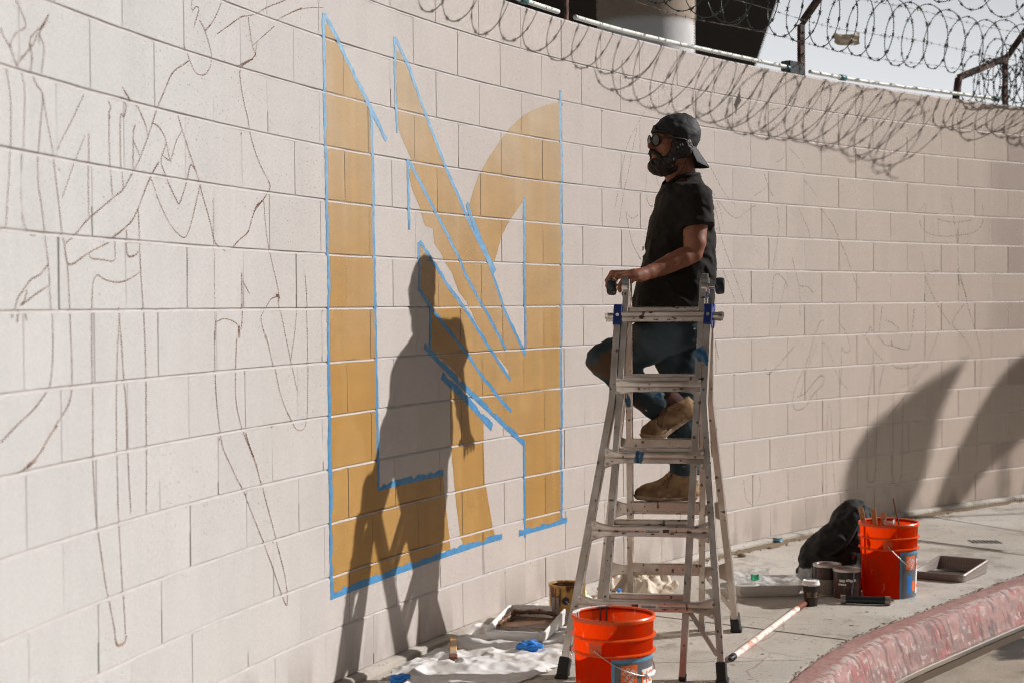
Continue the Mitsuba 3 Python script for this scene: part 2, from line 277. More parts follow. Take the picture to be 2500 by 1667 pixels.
mat("can_dark", (.030, .014, .012), .35); mat("can_brown", lambda p, n, uv: MX((.10, .03, .024), (.04, .016, .013), N(p.x * 50, p.y * 50, p.z * 90)), .35); mat("can_lid", (.42, .33, .30), .35, metallic=.4)
mat("cup_brown", (.028, .014, .010), .45); mat("cup_lid", (.82, .80, .77), .35); mat("cup_print", (.36, .25, .15), .5)
mat("wood", lambda p, n, uv: MX((.56, .36, .18), (.44, .26, .12), N(p.x * 200, p.y * 200, p.z * 14)), .6); mat("dark_wood", (.16, .045, .02), .5)
mat("pole_paint", lambda p, n, uv: MX((.78, .71, .64), (.66, .34, .25), SS(.52, .66, FB(p.x * 24, p.y * 24, p.z * 30))), .5)
mat("blue_plastic", (.02, .20, .62), .4); mat("green_plastic", (.04, .50, .26), .35)
mat("skin", lambda p, n, uv: mi.Color3f(.25, .092, .050) * (.9 + .2 * FB(p.x * 40, p.y * 40, p.z * 40)), .5, specular=.4)
mat("lips", (.30, .09, .07), .4)
mat("hair", lambda p, n, uv: MX((.010, .006, .004), (.028, .016, .010), N(p.x * 260, p.y * 260, p.z * 120)), .55, bump=(lambda p, n, uv: N(p.x * 300, p.y * 300, p.z * 150), .003))
mat("shirt", lambda p, n, uv: mi.Color3f(.016, .0135, .011) * (.8 + .4 * FB(p.x * 9, p.y * 9, p.z * 9)), .85, bump=(lambda p, n, uv: N(p.x * 900, p.y * 900, p.z * 900), .0004), specular=.15, sheen=.25)
def denim(p, n, uv):
    c = MX((.020, .031, .038), (.062, .092, .106), SS(.35, .7, FB(p.x * 9, p.y * 9, p.z * 6))); sp = SS(.83, .88, N(p.x * 55, p.y * 55, p.z * 60)); st = SS(.46, .60, FB(p.x * 15 + 3, p.y * 15, p.z * 17)) * SS(.60, .46, p.x + .12 * (FB(p.x * 5, p.y * 5, p.z * 5) - .5))
    c = MX(c, (.10, .052, .028), .85 * st); return MX(c, (.40, .36, .31), sp * SS(.5, .62, FB(p.x * 5, p.y * 5, p.z * 5 + 4)))
mat("denim", denim, .85, bump=(lambda p, n, uv: N(p.x * 700, p.y * 700, p.z * 700), .0005), specular=.15, sheen=.2)
mat("suede", lambda p, n, uv: MX((.32, .215, .125), (.15, .092, .05), SS(.35, .7, FB(p.x * 22, p.y * 22, p.z * 22))), .9, bump=(lambda p, n, uv: FB(p.x * 90, p.y * 90, p.z * 90), .002), specular=.15)
mat("shoe_sole", lambda p, n, uv: MX((.36, .26, .17), (.17, .11, .07), FB(p.x * 40, p.y * 40, p.z * 40)), .8); mat("sock", (.05, .018, .014), .9); mat("lace", (.10, .06, .035), .8)
mat("cap_cloth", lambda p, n, uv: mi.Color3f(.012, .0115, .011) * (.8 + .4 * FB(p.x * 30, p.y * 30, p.z * 30)), .7, sheen=.2); mat("lens", (.010, .010, .010), .08, specular=.7); mat("gold_dot", (.55, .38, .08), .35); mat("silver", (.7, .68, .64), .2, metallic=1.)
mat("bag_cloth", lambda p, n, uv: mi.Color3f(.0075, .007, .0065) * (.7 + .6 * FB(p.x * 20, p.y * 20, p.z * 20)), .8, sheen=.15)
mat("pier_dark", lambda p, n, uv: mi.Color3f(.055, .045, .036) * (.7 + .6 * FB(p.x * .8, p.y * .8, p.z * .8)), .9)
mat("pier_light", lambda p, n, uv: MX((.66, .64, .62), (.36, .28, .21), SS(6.55, 6.75, p.z)) * (.9 + .2 * FB(p.x * 2, p.y * 2, p.z * 2)), .85)
mat("leaf_litter", (.22, .15, .08), .9)
# ---------------------------------------------------------------- traced marks, in wall coordinates (metres along, metres up)
DRAW = [[(.0035,[(-.014,2.237),(.026,2.203),(.041,2.177),(-.017,2.154),(-.041,2.128),(-.048,2.113),(-.014,2.072),(-.002,2.068)]),(.0035,[(-.098,2.151),(-.087,2.137),(-.048,2.113)]),(.0035,[(.165,2.232),(.116,2.187),(.092,2.177),(.054,2.149),(.066,2.128),(.085,2.148),(.104,2.174),(.122,2.157),(.139,2.139),(.119,2.071)]),(.0035,[(.161,2.22),(.11,2.175),(.109,2.146)]),(.0035,[(-.014,2.072),(.029,2.106),(.06,2.127)]),(.0048,[(.054,2.138),(.071,2.107),(.061,2.069)]),(.0026,[(-.002,2.063),(.026,2.022),(.009,1.865),(-.007,1.741),(.008,1.676),(.049,1.644),(.105,1.658)]),(.0038,[(.061,2.066),(.087,2.036),(.123,2.02),(.115,1.977),(.093,1.867),(.09,1.776),(.107,1.737),(.123,1.664),(.145,1.579),(.156,1.458),(.162,1.378),(.158,1.32),(.14,1.255),(.052,1.203),(-.063,1.164),(-.133,1.134)]),(.0029,[(-.078,2.063),(-.052,1.99),(-.056,1.864),(-.078,1.737),(-.086,1.663),(-.11,1.657)]),(.0038,[(.123,2.018),(.145,1.946),(.18,1.857),(.207,1.743),(.223,1.657),(.235,1.628),(.252,1.567),(.261,1.458),(.264,1.375),(.269,1.254),(.252,1.208),(.18,1.157),(.091,1.09),(.005,1.059),(-.037,1.049)]),(.0072,[(.18,1.151),(.135,1.126),(.091,1.093)]),(.0096,[(.06,1.076),(.005,1.06)]),(.0021,[(.365,2.048),(.298,1.974),(.219,1.896),(.192,1.858)]),(.0021,[(.368,1.934),(.293,1.844),(.227,1.756)]),(.0035,[(.388,1.945),(.388,1.827),(.387,1.712)]),(.0035,[(.512,2.048),(.532,2.031),(.511,2.01),(.524,1.999),(.517,2.011),(.515,1.949),(.519,1.862),(.526,1.778)]),(.0035,[(.602,2.096),(.65,2.064),(.699,2.054),(.748,2.004),(.764,1.97)]),(.0064,[(.616,2.086),(.65,2.066)]),(.0035,[(.595,2.07),(.629,2.049),(.614,2.009),(.586,2.025),(.588,1.868),(.6,1.799)]),(.0042,[(.683,1.998),(.669,1.977),(.665,1.867)]),(.0035,[(.668,1.951),(.709,1.91)]),(.0038,[(1.042,2.235),(.928,2.185),(.874,2.118),(.821,2.058),(.761,1.966),(.701,1.89),(.658,1.854),(.6,1.802),(.53,1.772),(.38,1.706),(.3,1.657),(.229,1.631),(.252,1.567),(.377,1.615),(.499,1.646)]),(.0048,[(.831,1.9),(.786,1.864),(.69,1.753),(.653,1.713),(.589,1.684),(.527,1.66)]),(.0035,[(.791,2.015),(.834,2.01),(.878,1.981),(.898,1.933),(.912,1.907),(.854,1.926)]),(.0042,[(.884,1.962),(.839,1.904),(.888,1.852),(.946,1.795),(.968,1.775),(1.023,1.854),(1.048,1.918),(1.086,1.897)]),(.0042,[(.969,2.055),(1.005,2.004),(1.056,1.933),(1.115,1.854),(1.145,1.8),(1.189,1.731),(1.211,1.668),(1.29,1.643)]),(.0042,[(1.347,1.661),(1.396,1.689),(1.462,1.714),(1.488,1.76),(1.514,1.791),(1.573,1.828),(1.616,1.858),(1.637,1.886),(1.568,1.938),(1.519,1.994),(1.48,2.058),(1.47,2.102),(1.434,2.165),(1.404,2.264),(1.528,2.315),(1.543,2.37)]),(.0064,[(1.505,1.783),(1.531,1.811),(1.573,1.828)]),(.0054,[(1.401,2.269),(1.445,2.285),(1.512,2.309)]),(.0024,[(.998,2.017),(.952,1.978),(.912,1.907)]),(.0035,[(.779,1.847),(.828,1.787),(.906,1.708),(1.003,1.671),(1.05,1.725),(1.115,1.847)]),(.0042,[(.69,1.753),(.697,1.657),(.705,1.566),(.716,1.456),(.724,1.365),(.728,1.248),(.725,1.039),(.715,.851)]),(.0048,[(.61,1.688),(.619,1.606),(.671,1.611),(.7,1.631)]),(.0035,[(.377,1.612),(.39,1.597),(.457,1.596),(.545,1.591),(.54,1.651)]),(.0035,[(.392,1.457),(.399,1.536),(.429,1.555),(.468,1.54),(.55,1.532),(.62,1.539),(.698,1.566)]),(.0035,[(.145,1.576),(.101,1.547),(.046,1.537),(.009,1.514),(-.034,1.486),(-.046,1.459)]),(.0035,[(.143,1.519),(.056,1.492),(-.005,1.47)]),(.0035,[(.021,1.509),(.008,1.481),(-.016,1.47)]),(.0064,[(-.053,1.453),(-.059,1.437)]),(.0064,[(-.023,1.456),(-.03,1.426)]),(.0048,[(.007,1.453),(.018,1.431)]),(.0045,[(.392,1.457),(.393,1.361),(.391,1.372),(.39,1.254),(.383,1.045),(.404,.854),(.452,.681),(.502,.554),(.508,.515)]),(.008,[(.508,.512),(.517,.495),(.549,.491),(.572,.499),(.577,.514)]),(.004,[(.562,1.463),(.551,1.357),(.549,1.369),(.538,1.25),(.532,1.056),(.535,.931),(.539,.849),(.55,.74),(.56,.637),(.57,.521)]),(.0045,[(.561,1.444),(.572,1.357),(.572,1.368),(.583,1.254),(.599,1.203),(.601,1.057),(.611,.922),(.616,.864)])],[(.0035,[(1.071,2.433),(1.07,2.391),(1.101,2.417),(1.124,2.414),(1.084,2.352)]),(.0035,[(1.123,2.376),(1.161,2.35),(1.206,2.287),(1.204,2.244),(1.156,2.206),(1.095,2.201),(1.05,2.236),(1.013,2.286)]),(.0035,[(1.161,2.35),(1.216,2.388),(1.257,2.43),(1.281,2.46)]),(.0035,[(1.247,2.353),(1.352,2.403),(1.434,2.442),(1.516,2.458),(1.634,2.506),(1.771,2.556)]),(.0035,[(1.483,2.446),(1.505,2.36),(1.537,2.32)]),(.0024,[(1.683,2.448),(1.547,2.374),(1.513,2.354)]),(.0024,[(1.683,2.464),(1.804,2.515),(1.945,2.558),(2.07,2.579)]),(.0048,[(1.804,2.515),(1.901,2.547)]),(.0032,[(1.582,1.833),(1.596,1.727),(1.627,1.643),(1.659,1.575),(1.691,1.505),(1.681,1.473),(1.71,1.431),(1.739,1.352),(1.773,1.271),(1.807,1.19),(1.829,1.151)]),(.0032,[(1.674,1.498),(1.623,1.486),(1.571,1.444),(1.545,1.421),(1.593,1.331),(1.578,1.378),(1.62,1.295),(1.654,1.234),(1.683,1.159),(1.732,1.091),(1.772,1.051),(1.813,1.017),(1.854,1.009),(1.886,1.019),(1.903,1.065),(1.913,1.233),(1.909,1.406),(1.908,1.473),(1.893,1.578)]),(.0112,[(1.666,1.501),(1.694,1.498),(1.682,1.474)]),(.0024,[(1.83,1.459),(1.811,1.36),(1.778,1.267)]),(.0042,[(1.209,1.418),(1.206,1.34),(1.2,1.397),(1.201,1.283),(1.203,1.197),(1.215,1.111),(1.232,1.05),(1.254,.997),(1.301,.945),(1.357,.882),(1.395,.848),(1.549,.64),(1.615,.554),(1.688,.433),(1.721,.388),(1.731,.426),(1.707,.516),(1.634,.659),(1.546,.831),(1.543,.84),(1.495,.922),(1.447,.984),(1.391,1.051),(1.347,1.142),(1.353,1.255),(1.362,1.356)]),(.0058,[(1.42,1.036),(1.448,.989),(1.486,.941),(1.533,.855)]),(.0035,[(1.214,1.408),(1.276,1.424),(1.343,1.413),(1.376,1.399)]),(.0176,[(1.381,1.397),(1.382,1.357)]),(.0051,[(1.409,1.575),(1.41,1.452),(1.403,1.474),(1.409,1.447),(1.4,1.386)]),(.0035,[(1.416,1.549),(1.464,1.505)]),(.0019,[(1.208,1.814),(1.211,1.668),(1.204,1.418)]),(.0029,[(1.022,1.648),(1.016,1.458)])],[(.003,[(7.079,2.069),(7.241,1.959),(7.34,1.837),(7.44,1.7),(7.502,1.588),(7.552,1.54)]),(.003,[(6.596,2.044),(6.62,1.926),(6.594,1.808),(6.543,1.663)]),(.003,[(6.843,2.04),(6.953,1.923),(6.978,1.87)]),(.003,[(6.529,1.454),(6.543,1.624),(6.604,1.637),(6.678,1.598),(6.714,1.559)]),(.003,[(6.69,1.592),(6.64,1.48),(6.589,1.322)]),(.003,[(6.85,1.559),(6.95,1.559),(7.012,1.519)]),(.0024,[(6.766,1.745),(6.802,1.652),(6.85,1.546),(6.856,1.372)]),(.0035,[(6.451,1.064),(6.463,1.031),(6.5,1.023),(6.611,1.085),(6.785,1.186)]),(.0035,[(7.135,1.341),(7.085,1.342),(7.022,1.248),(6.945,1.101),(6.782,.919),(6.756,.827),(6.806,.784),(6.905,.799),(7.006,.882),(7.131,.945),(7.132,.986),(7.082,1.001),(6.906,.887),(6.819,.871)]),(.0026,[(7.046,1.193),(6.932,1.047),(6.856,.882)]),(.0024,[(7.096,1.192),(7.121,1.205),(7.159,1.19),(7.233,1.092),(7.27,.994),(7.408,.892)]),(.003,[(7.298,1.339),(7.386,1.268),(7.46,1.148),(7.372,1.13),(7.334,1.186),(7.333,.964),(7.306,.854),(7.317,.646),(7.303,.452)]),(.0022,[(7.047,.444),(7.043,.907)]),(.003,[(7.152,.436),(7.168,.792),(7.185,.798),(7.21,.762),(7.227,.444),(7.275,.136),(7.326,.145),(7.326,.228)]),(.003,[(7.102,.44),(7.112,.165),(7.124,.13),(7.149,.161),(7.147,.437)]),(.0042,[(7.6,1.236),(7.651,1.257),(7.677,1.306),(7.702,1.263)]),(.003,[(7.626,1.222),(7.739,1.12),(7.841,1.06)]),(.0045,[(7.714,1.135),(7.687,.951),(7.648,.81),(7.633,.527),(7.631,.286),(7.682,.261),(7.728,.278),(7.748,.591),(7.776,.876),(7.841,1.045)]),(.0038,[(8.07,.82),(8.055,.573),(8.04,.224),(7.989,.211),(7.938,.247),(7.945,.579),(7.955,.868)]),(.0035,[(7.766,1.233),(7.842,1.174),(7.944,1.165),(8.046,1.138),(8.149,1.131),(8.176,1.24)]),(.0064,[(7.931,1.194),(7.939,1.165)]),(.0032,[(7.918,1.043),(7.994,1.011),(8.148,1.006),(8.252,1.032)]),(.0032,[(7.856,1.339),(7.945,1.316),(8.034,1.264)]),(.0032,[(7.818,1.425),(7.792,1.304),(7.779,1.247)]),(.0035,[(8.333,1.635),(8.409,1.517),(8.538,1.383),(8.641,1.291)]),(.0032,[(8.295,1.797),(8.346,1.636),(8.436,1.666),(8.514,1.674)]),(.0029,[(8.646,2.192),(8.672,2.103),(8.723,1.894),(8.742,1.683)]),(.0035,[(8.747,1.668),(8.825,1.501),(8.85,1.425),(8.954,1.225),(9.031,1.055),(8.991,.826),(8.949,.321)]),(.008,[(8.734,1.683),(8.752,1.562)]),(.0054,[(8.76,1.623),(8.838,1.486)]),(.0035,[(8.811,1.441),(8.694,1.351),(8.654,1.291),(8.771,1.229),(8.875,1.135),(8.914,1.073)]),(.0038,[(8.225,.916),(8.07,.805),(7.889,.684)]),(.0021,[(8.381,1.028),(8.225,.916),(8.019,.88)]),(.0032,[(8.331,1.444),(8.344,1.355),(8.329,1.089)]),(.0024,[(8.511,1.263),(8.355,1.029),(8.173,.918)]),(.0042,[(8.208,1.415),(8.176,1.24)]),(.0029,[(8.271,2.017),(8.296,1.959),(8.412,1.917),(8.593,1.906),(8.957,1.944),(9.049,2.023),(9.036,2.145)]),(.0029,[(8.49,2.023),(8.502,1.919)]),(.0029,[(8.49,2.031),(8.671,2.006),(8.905,2.034)]),(.0026,[(8.258,2.075),(8.362,2.145),(8.335,2.078)]),(.0022,[(6.63,2.647),(6.529,2.63),(6.5,2.598),(6.5,2.552)]),(.0026,[(6.55,2.579),(6.593,2.536),(6.607,2.484)]),(.0019,[(6.63,2.654),(6.672,2.581),(6.607,2.484)]),(.0021,[(6.75,2.413),(6.858,2.354),(6.922,2.295)]),(.0021,[(6.685,2.397),(6.67,2.342),(6.583,2.314)]),(.0035,[(6.454,2.238),(6.496,2.164),(6.552,2.107)]),(.0019,[(6.503,2.172),(6.338,2.098)]),(.0021,[(6.914,2.224),(7.059,2.129)])],[(.0021,[(5.203,2.578),(5.107,2.474),(4.996,2.371)]),(.0019,[(5.44,2.601),(5.344,2.512)]),(.0021,[(4.988,2.362),(4.957,2.329),(4.909,2.24),(4.852,2.082),(4.804,1.956)]),(.0024,[(5.043,2.398),(5.003,2.293),(4.946,2.149),(4.882,2.006),(4.857,1.889)]),(.0035,[(4.92,1.946),(4.942,1.877),(4.987,1.777),(5.08,1.693)]),(.0024,[(4.92,1.946),(4.989,1.91),(5.052,1.936)]),(.0032,[(5.14,2.05),(5.171,1.988),(5.242,1.991)]),(.0021,[(5.229,2.182),(5.275,2.105)]),(.0019,[(5.15,2.193),(5.132,2.066)]),(.0021,[(5.854,2.237),(5.951,2.141),(6.048,2.069),(6.13,2.029)]),(.0022,[(5.725,2.262),(5.756,2.198)]),(.0026,[(5.917,2.063),(6.031,1.991),(6.129,1.947),(6.278,2.018),(6.345,2.047)]),(.0035,[(5.892,2.019),(5.932,1.928),(5.947,1.86),(6.076,1.666),(6.214,1.468)]),(.0021,[(5.885,2.095),(5.949,2.005),(5.981,1.921)]),(.0029,[(5.978,1.648),(6.042,1.571),(6.123,1.459)]),(.0026,[(5.899,1.884),(5.948,1.903),(5.948,1.877)]),(.0021,[(6.196,.408),(6.217,.296),(6.284,.251)]),(.0021,[(6.375,.424),(6.392,.343),(6.358,.267)]),(.0042,[(5.883,1.248),(5.904,1.195),(5.925,1.133)])]]
GOLD = [[(2.085,2.518),(2.114,2.526),(2.208,2.469),(2.451,2.262),(2.462,2.063),(2.477,1.76),(2.479,1.701),(2.487,1.346),(2.493,1.132),(2.487,.726),(3.075,.729),(3.078,.69),(3.097,.582),(3.139,.397),(3.028,.394),(2.884,.381),(2.734,.374),(2.617,.374),(2.434,.381),(2.284,.374),(2.1,.376),(2.089,.509),(2.084,.873),(2.085,1.086),(2.088,1.488),(2.087,1.745),(2.087,2.012),(2.083,2.278)],[(2.694,2.507),(2.728,2.501),(2.946,2.275),(3.121,2.07),(3.315,1.863),(3.531,1.653),(3.674,1.446),(3.879,1.216),(4.043,.969),(3.729,1.142),(3.524,1.276),(3.407,1.376),(3.308,1.48),(3.241,1.519),(3.177,1.605),(3.112,1.65),(3.071,1.691),(3.015,1.727),(3.008,1.788),(2.935,1.8),(2.904,1.851),(2.873,1.887),(2.811,1.958),(2.788,2.023),(2.813,2.043),(2.852,2.035),(2.813,2.073),(2.705,2.181),(2.69,2.351)],[(2.893,1.72),(2.949,1.672),(3.094,1.577),(3.126,1.554),(3.29,1.448),(3.558,1.251),(3.72,1.121),(4.045,1.09),(3.863,.81),(3.358,1.065),(3.184,1.176),(2.965,1.283),(2.973,1.45),(2.873,1.529),(2.874,1.581)],[(3.696,1.247),(3.879,1.216),(4.237,1.223),(4.222,.393),(4.208,.386),(4.04,.382),(3.869,.385),(3.865,.798),(3.845,.811),(3.358,1.069),(3.605,1.027),(3.714,1.121)],[(4.253,2.463),(4.123,2.436),(3.998,2.402),(3.874,2.356),(3.751,2.29),(3.645,2.215),(3.541,2.137),(3.454,2.058),(3.385,1.97),(3.333,1.887),(3.569,1.638),(3.601,1.687),(3.663,1.788),(3.751,1.87),(3.881,1.958),(3.882,1.585),(3.879,1.199),(4.236,1.187),(4.246,1.751),(4.257,2.09)],[(3.15,1.107),(3.298,1.036),(3.457,.947),(3.459,.833),(3.469,.654),(3.533,.453),(3.558,.406),(3.549,.389),(3.456,.385),(3.372,.385),(3.273,.382),(3.233,.442),(3.188,.633),(3.156,.812),(3.15,.905)]]
TAPE = [(.026,0,[(2.071,2.559),(2.073,2.343),(2.078,2.078),(2.079,1.878),(2.087,1.565),(2.082,1.153),(2.089,.682),(2.079,.972),(2.084,.477),(2.085,.361)]),(.028,0,[(2.082,2.554),(2.194,2.471),(2.414,2.286),(2.594,2.131)]),(.024,0,[(2.466,2.261),(2.475,1.972),(2.477,1.618),(2.486,1.275),(2.488,.919),(2.49,.722)]),(.022,0,[(2.679,2.56),(2.681,2.349),(2.689,2.169)]),(.024,0,[(2.685,2.557),(2.79,2.466),(2.946,2.275),(3.113,2.077),(3.315,1.863),(3.531,1.653),(3.665,1.446),(3.879,1.22)]),(.022,0,[(2.781,2.07),(2.783,1.919),(2.791,1.776)]),(.022,0,[(2.789,2.064),(3.018,1.872),(3.261,1.656),(3.293,1.606),(3.468,1.455),(3.687,1.254)]),(.024,0,[(2.886,1.731),(3.094,1.583),(3.126,1.554),(3.29,1.448),(3.541,1.251),(3.725,1.108)]),(.02,0,[(2.877,1.727),(2.874,1.581),(2.872,1.533)]),(.024,0,[(2.862,1.537),(2.976,1.454),(3.098,1.376),(3.303,1.25),(3.47,1.128),(3.639,1.013),(3.734,.962)]),(.02,0,[(2.973,1.458),(2.965,1.279)]),(.032,1,[(2.916,1.292),(3.217,1.131),(3.366,1.057),(3.655,.909),(3.862,.797)]),(.042,1,[(3.076,1.158),(3.298,1.044),(3.542,.9)]),(.034,0,[(3.32,1.911),(3.415,1.795),(3.585,1.613)]),(.022,0,[(3.884,1.969),(3.877,1.592),(3.876,1.216)]),(.026,0,[(4.25,2.518),(4.257,2.09),(4.247,1.589),(4.237,1.046),(4.226,.393),(4.227,.41)]),(.022,0,[(3.854,.806),(3.855,.413),(3.854,.711),(3.858,.351)]),(.034,1,[(3.796,.379),(4.04,.382),(4.283,.386)]),(.034,1,[(2.075,.367),(2.464,.371),(3.012,.379),(3.629,.389)]),(.03,1,[(2.487,.733),(2.847,.736),(3.079,.738)])]
# ---------------------------------------------------------------- the curved wall: plan curve by its heading, arc length s from the left edge of the view
_S = np.linspace(-3.2, 14.0, 17201); _H = 0.169197 + 0.0946074 * _S - 0.00173882 * _S ** 2
_X = np.r_[0, np.cumsum(.5 * (np.sin(_H)[1:] + np.sin(_H)[:-1]) * np.diff(_S))]; _Y = np.r_[0, np.cumsum(.5 * (np.cos(_H)[1:] + np.cos(_H)[:-1]) * np.diff(_S))]
_X += -1.23883 - np.interp(0, _S, _X); _Y += 4.11691 - np.interp(0, _S, _Y)
def wall(s, r=0.0, z=0.0):
    """points on the wall's plan curve; r metres out towards the street"""
    s, r, z = np.broadcast_arrays(np.asarray(s, float), r, z); th = np.interp(s, _S, _H)
    return np.stack([np.interp(s, _S, _X) + r * np.cos(th), np.interp(s, _S, _Y) - r * np.sin(th), z + 0.0], -1)
def wnorm(s): th = np.interp(s, _S, _H); return np.stack([np.cos(th), -np.sin(th), 0 * th], -1)
ROWS = 14; TOP = Z0 + ROWS * COURSE
JH, JV, CH = .0092, .0040, .0012
JIT = RNG.normal(0, 1, (ROWS, 64, 3)) * [.0005, .0007, .0005]
def on_wall(s, h, dr_=0.0):
    """points on the faces of the (flat) blocks at wall coordinates s, h"""
    s, h = np.asarray(s, float), np.asarray(h, float); row = np.clip(np.floor((h - Z0) / COURSE), 0, ROWS - 1); off = np.where(row % 2 == 0, 0, .5 * BLOCK)
    s0 = np.floor((s - off) / BLOCK) * BLOCK + off; t = (s - s0) / BLOCK; a, b = wall(s0), wall(s0 + BLOCK); d = b - a; d /= np.linalg.norm(d, axis=-1, keepdims=True)
    n = np.stack([d[..., 1], -d[..., 0], 0 * t], -1); j = JIT[row.astype(int), np.clip(np.round((s0 - off) / BLOCK).astype(int) + 12, 0, 63)]; dr_ = dr_ + j[..., 0] + j[..., 1] * t + j[..., 2] * ((h - Z0) / COURSE - row)
    P = a + t[..., None] * (b - a) + np.asarray(dr_)[..., None] * n; P[..., 2] = h; return P
def block_mesh(s0, row, jit):
    w = BLOCK - JV; z0, z1 = Z0 + row * COURSE + JH / 2, Z0 + (row + 1) * COURSE - JH / 2; s1 = s0 + BLOCK
    a, b = wall(s0)[:2], wall(s1)[:2]; a = np.r_[a[:2], 0]; b = np.r_[b[:2], 0]; d = unit(b - a); n = V(d[1], -d[0], 0); L = np.linalg.norm(b - a)
    u0, u1 = JV / 2, L - JV / 2; c = CH; cv = .0012
    ring = lambda e, ez, o: [a + d * (u0 + e) + n * o + V(0, 0, z0 + ez), a + d * (u1 - e) + n * o + V(0, 0, z0 + ez), a + d * (u1 - e) + n * o + V(0, 0, z1 - ez), a + d * (u0 + e) + n * o + V(0, 0, z1 - ez)]
    fr = ring(cv, c, jit[0]); fr[1] = fr[1] + n * jit[1]; fr[2] = fr[2] + n * (jit[1] + jit[2]); fr[3] = fr[3] + n * jit[2]
    v = np.array(fr + ring(0, 0, -.002) + ring(0, 0, -.05)); f = [[0, 1, 2], [0, 2, 3]]
    for k in range(4):
        m = (k + 1) % 4; f += [[k, 4 + k, 4 + m], [k, 4 + m, m], [4 + k, 8 + k, 8 + m], [4 + k, 8 + m, 4 + m]]
    uv = np.stack([s0 + ((v - a) @ d) / L * BLOCK, v[:, 2]], 1)
    # unshared corners keep flat faces flat; orientation: outwards
    f = np.array(f); m = trimesh.Trimesh(v, f, process=False)
    if (m.face_normals[0] @ n) < 0: f = f[:, ::-1]
    return trimesh.Trimesh(v[f].reshape(-1, 3), np.arange(f.size).reshape(-1, 3), process=False), uv[f].reshape(-1, 2)
BW = thing("block_wall", "curved pale pink painted concrete block wall with a half finished gold letter and brown line drawings", "wall")
rest_m, rest_uv, n_parts, cells = [], [], 0, []
for row in range(ROWS):
    off = 0 if row % 2 == 0 else .5 * BLOCK
    for i in range(-7, 33):
        s0 = i * BLOCK + off
        if s0 < -2.9 or s0 > 13.2: continue
        cells.append((s0, row))
seen = [c for c in cells if c[0] > -.52 and c[0] < 9.75]
# nearest first: those past three hundred join the remainder
seen.sort(key=lambda c: c[0] + (.0 if 2.0 < Z0 + c[1] * COURSE < 3 else -.4))
def in_view(c):
    P = wall(c[0] + BLOCK / 2); y = (P[1]); top = EYE[2] + (833 - 0 - 88) / 3965 * y; return Z0 + c[1] * COURSE < top
seen = [c for c in seen if in_view(c)][:300]; seen_set = set(seen)
for c in cells:
    jit = JIT[c[1], int(round((c[0] - (0 if c[1] % 2 == 0 else .5 * BLOCK)) / BLOCK)) + 12]; m, uv = block_mesh(c[0], c[1], jit)
    if c in seen_set: put(BW, "block", m, "wall_paint", uv=uv)
    else: rest_m.append(m); rest_uv.append(uv)
put(BW, "block_remainder", cat_mesh(*rest_m), "wall_paint", uv=np.vstack(rest_uv), kind="stuff")
def strip(sv, prof):
    """sweeps a profile of (r, z) along the wall"""
    sv = np.asarray(sv); P = np.stack([wall(sv, r, z) for r, z in prof], 1); k = len(prof); v = P.reshape(-1, 3); f = []
    i = np.arange(len(sv) - 1)[:, None] * k; q = np.arange(k - 1)[None]; a = (i + q).ravel(); F = np.stack([a, a + k, a + k + 1, a + 1], 1)
    return trimesh.Trimesh(v, np.vstack([F[:, [0, 1, 2]], F[:, [0, 2, 3]]]), process=False)
SV = np.arange(-2.9, 13.3, .1016)
# mortar: wavy tooled bed joints, set back behind the block faces
bed = [(-.0050, .005)]
for k in range(ROWS + 1):     # each bed joint is struck: set back under the upper block, sloping out to the face of the lower one
    z = Z0 + k * COURSE; bed += [(-.0056, z - JH / 2 - .0045), (.0006, z - JH / 2 - .0008), (-.0002, z - JH * .25), (-.0038, z + JH / 2 - .0022), (-.0060, z + JH / 2 - .0012), (-.0056, z + JH / 2 + .0015)]
bed = bed[:-3] + [(-.004, TOP + .004), (-.014, TOP + .008), (-.19, TOP + .008), (-.19, -.1)]
mo = strip(np.arange(-2.9, 13.3, .0254 * 2), bed); w = meshkit.fbm(mo.vertices * np.array([9., 9., 3.]), 3, 4) - .5; w2 = meshkit.fbm(mo.vertices * np.array([45., 45., 9.]), 2, 9) - .5; mo.vertices[:, 2] += np.where(np.abs(mo.vertices[:, 2]) < TOP, .006 * w + .003 * w2, 0)
fills = []
for s0, row in cells:          # most upright joints are filled nearly flush; the others stay open and dark
    j = rnd(); keep = .97 if s0 < 2.1 else .62 if s0 < 5 else .45
    if j < keep:
        z0, z1 = Z0 + row * COURSE + JH / 2, Z0 + (row + 1) * COURSE - JH / 2; q = wall(np.array([s0 - .004, s0 + .004]), -(.0004 if s0 < 2.1 else .0010) - .0014 * rnd()); cut = z0 + (z1 - z0) * (rnd(.1, .6) if rnd() < .3 else 0)
        v = np.array([q[0] + V(0, 0, cut), q[1] + V(0, 0, cut), q[1] + V(0, 0, z1), q[0] + V(0, 0, z1)]); fills.append(trimesh.Trimesh(v, [[0, 1, 2], [0, 2, 3]], process=False))
mo = cat_mesh(mo, *fills)
put(BW, "mortar", mo, "mortar_paint", smooth=25)
put(BW, "footing", strip(SV, [(-.01, .034), (.022, .026), (.034, .016), (.036, -.05)]), "concrete", smooth=30, label="concrete footing lip along the foot of the wall")

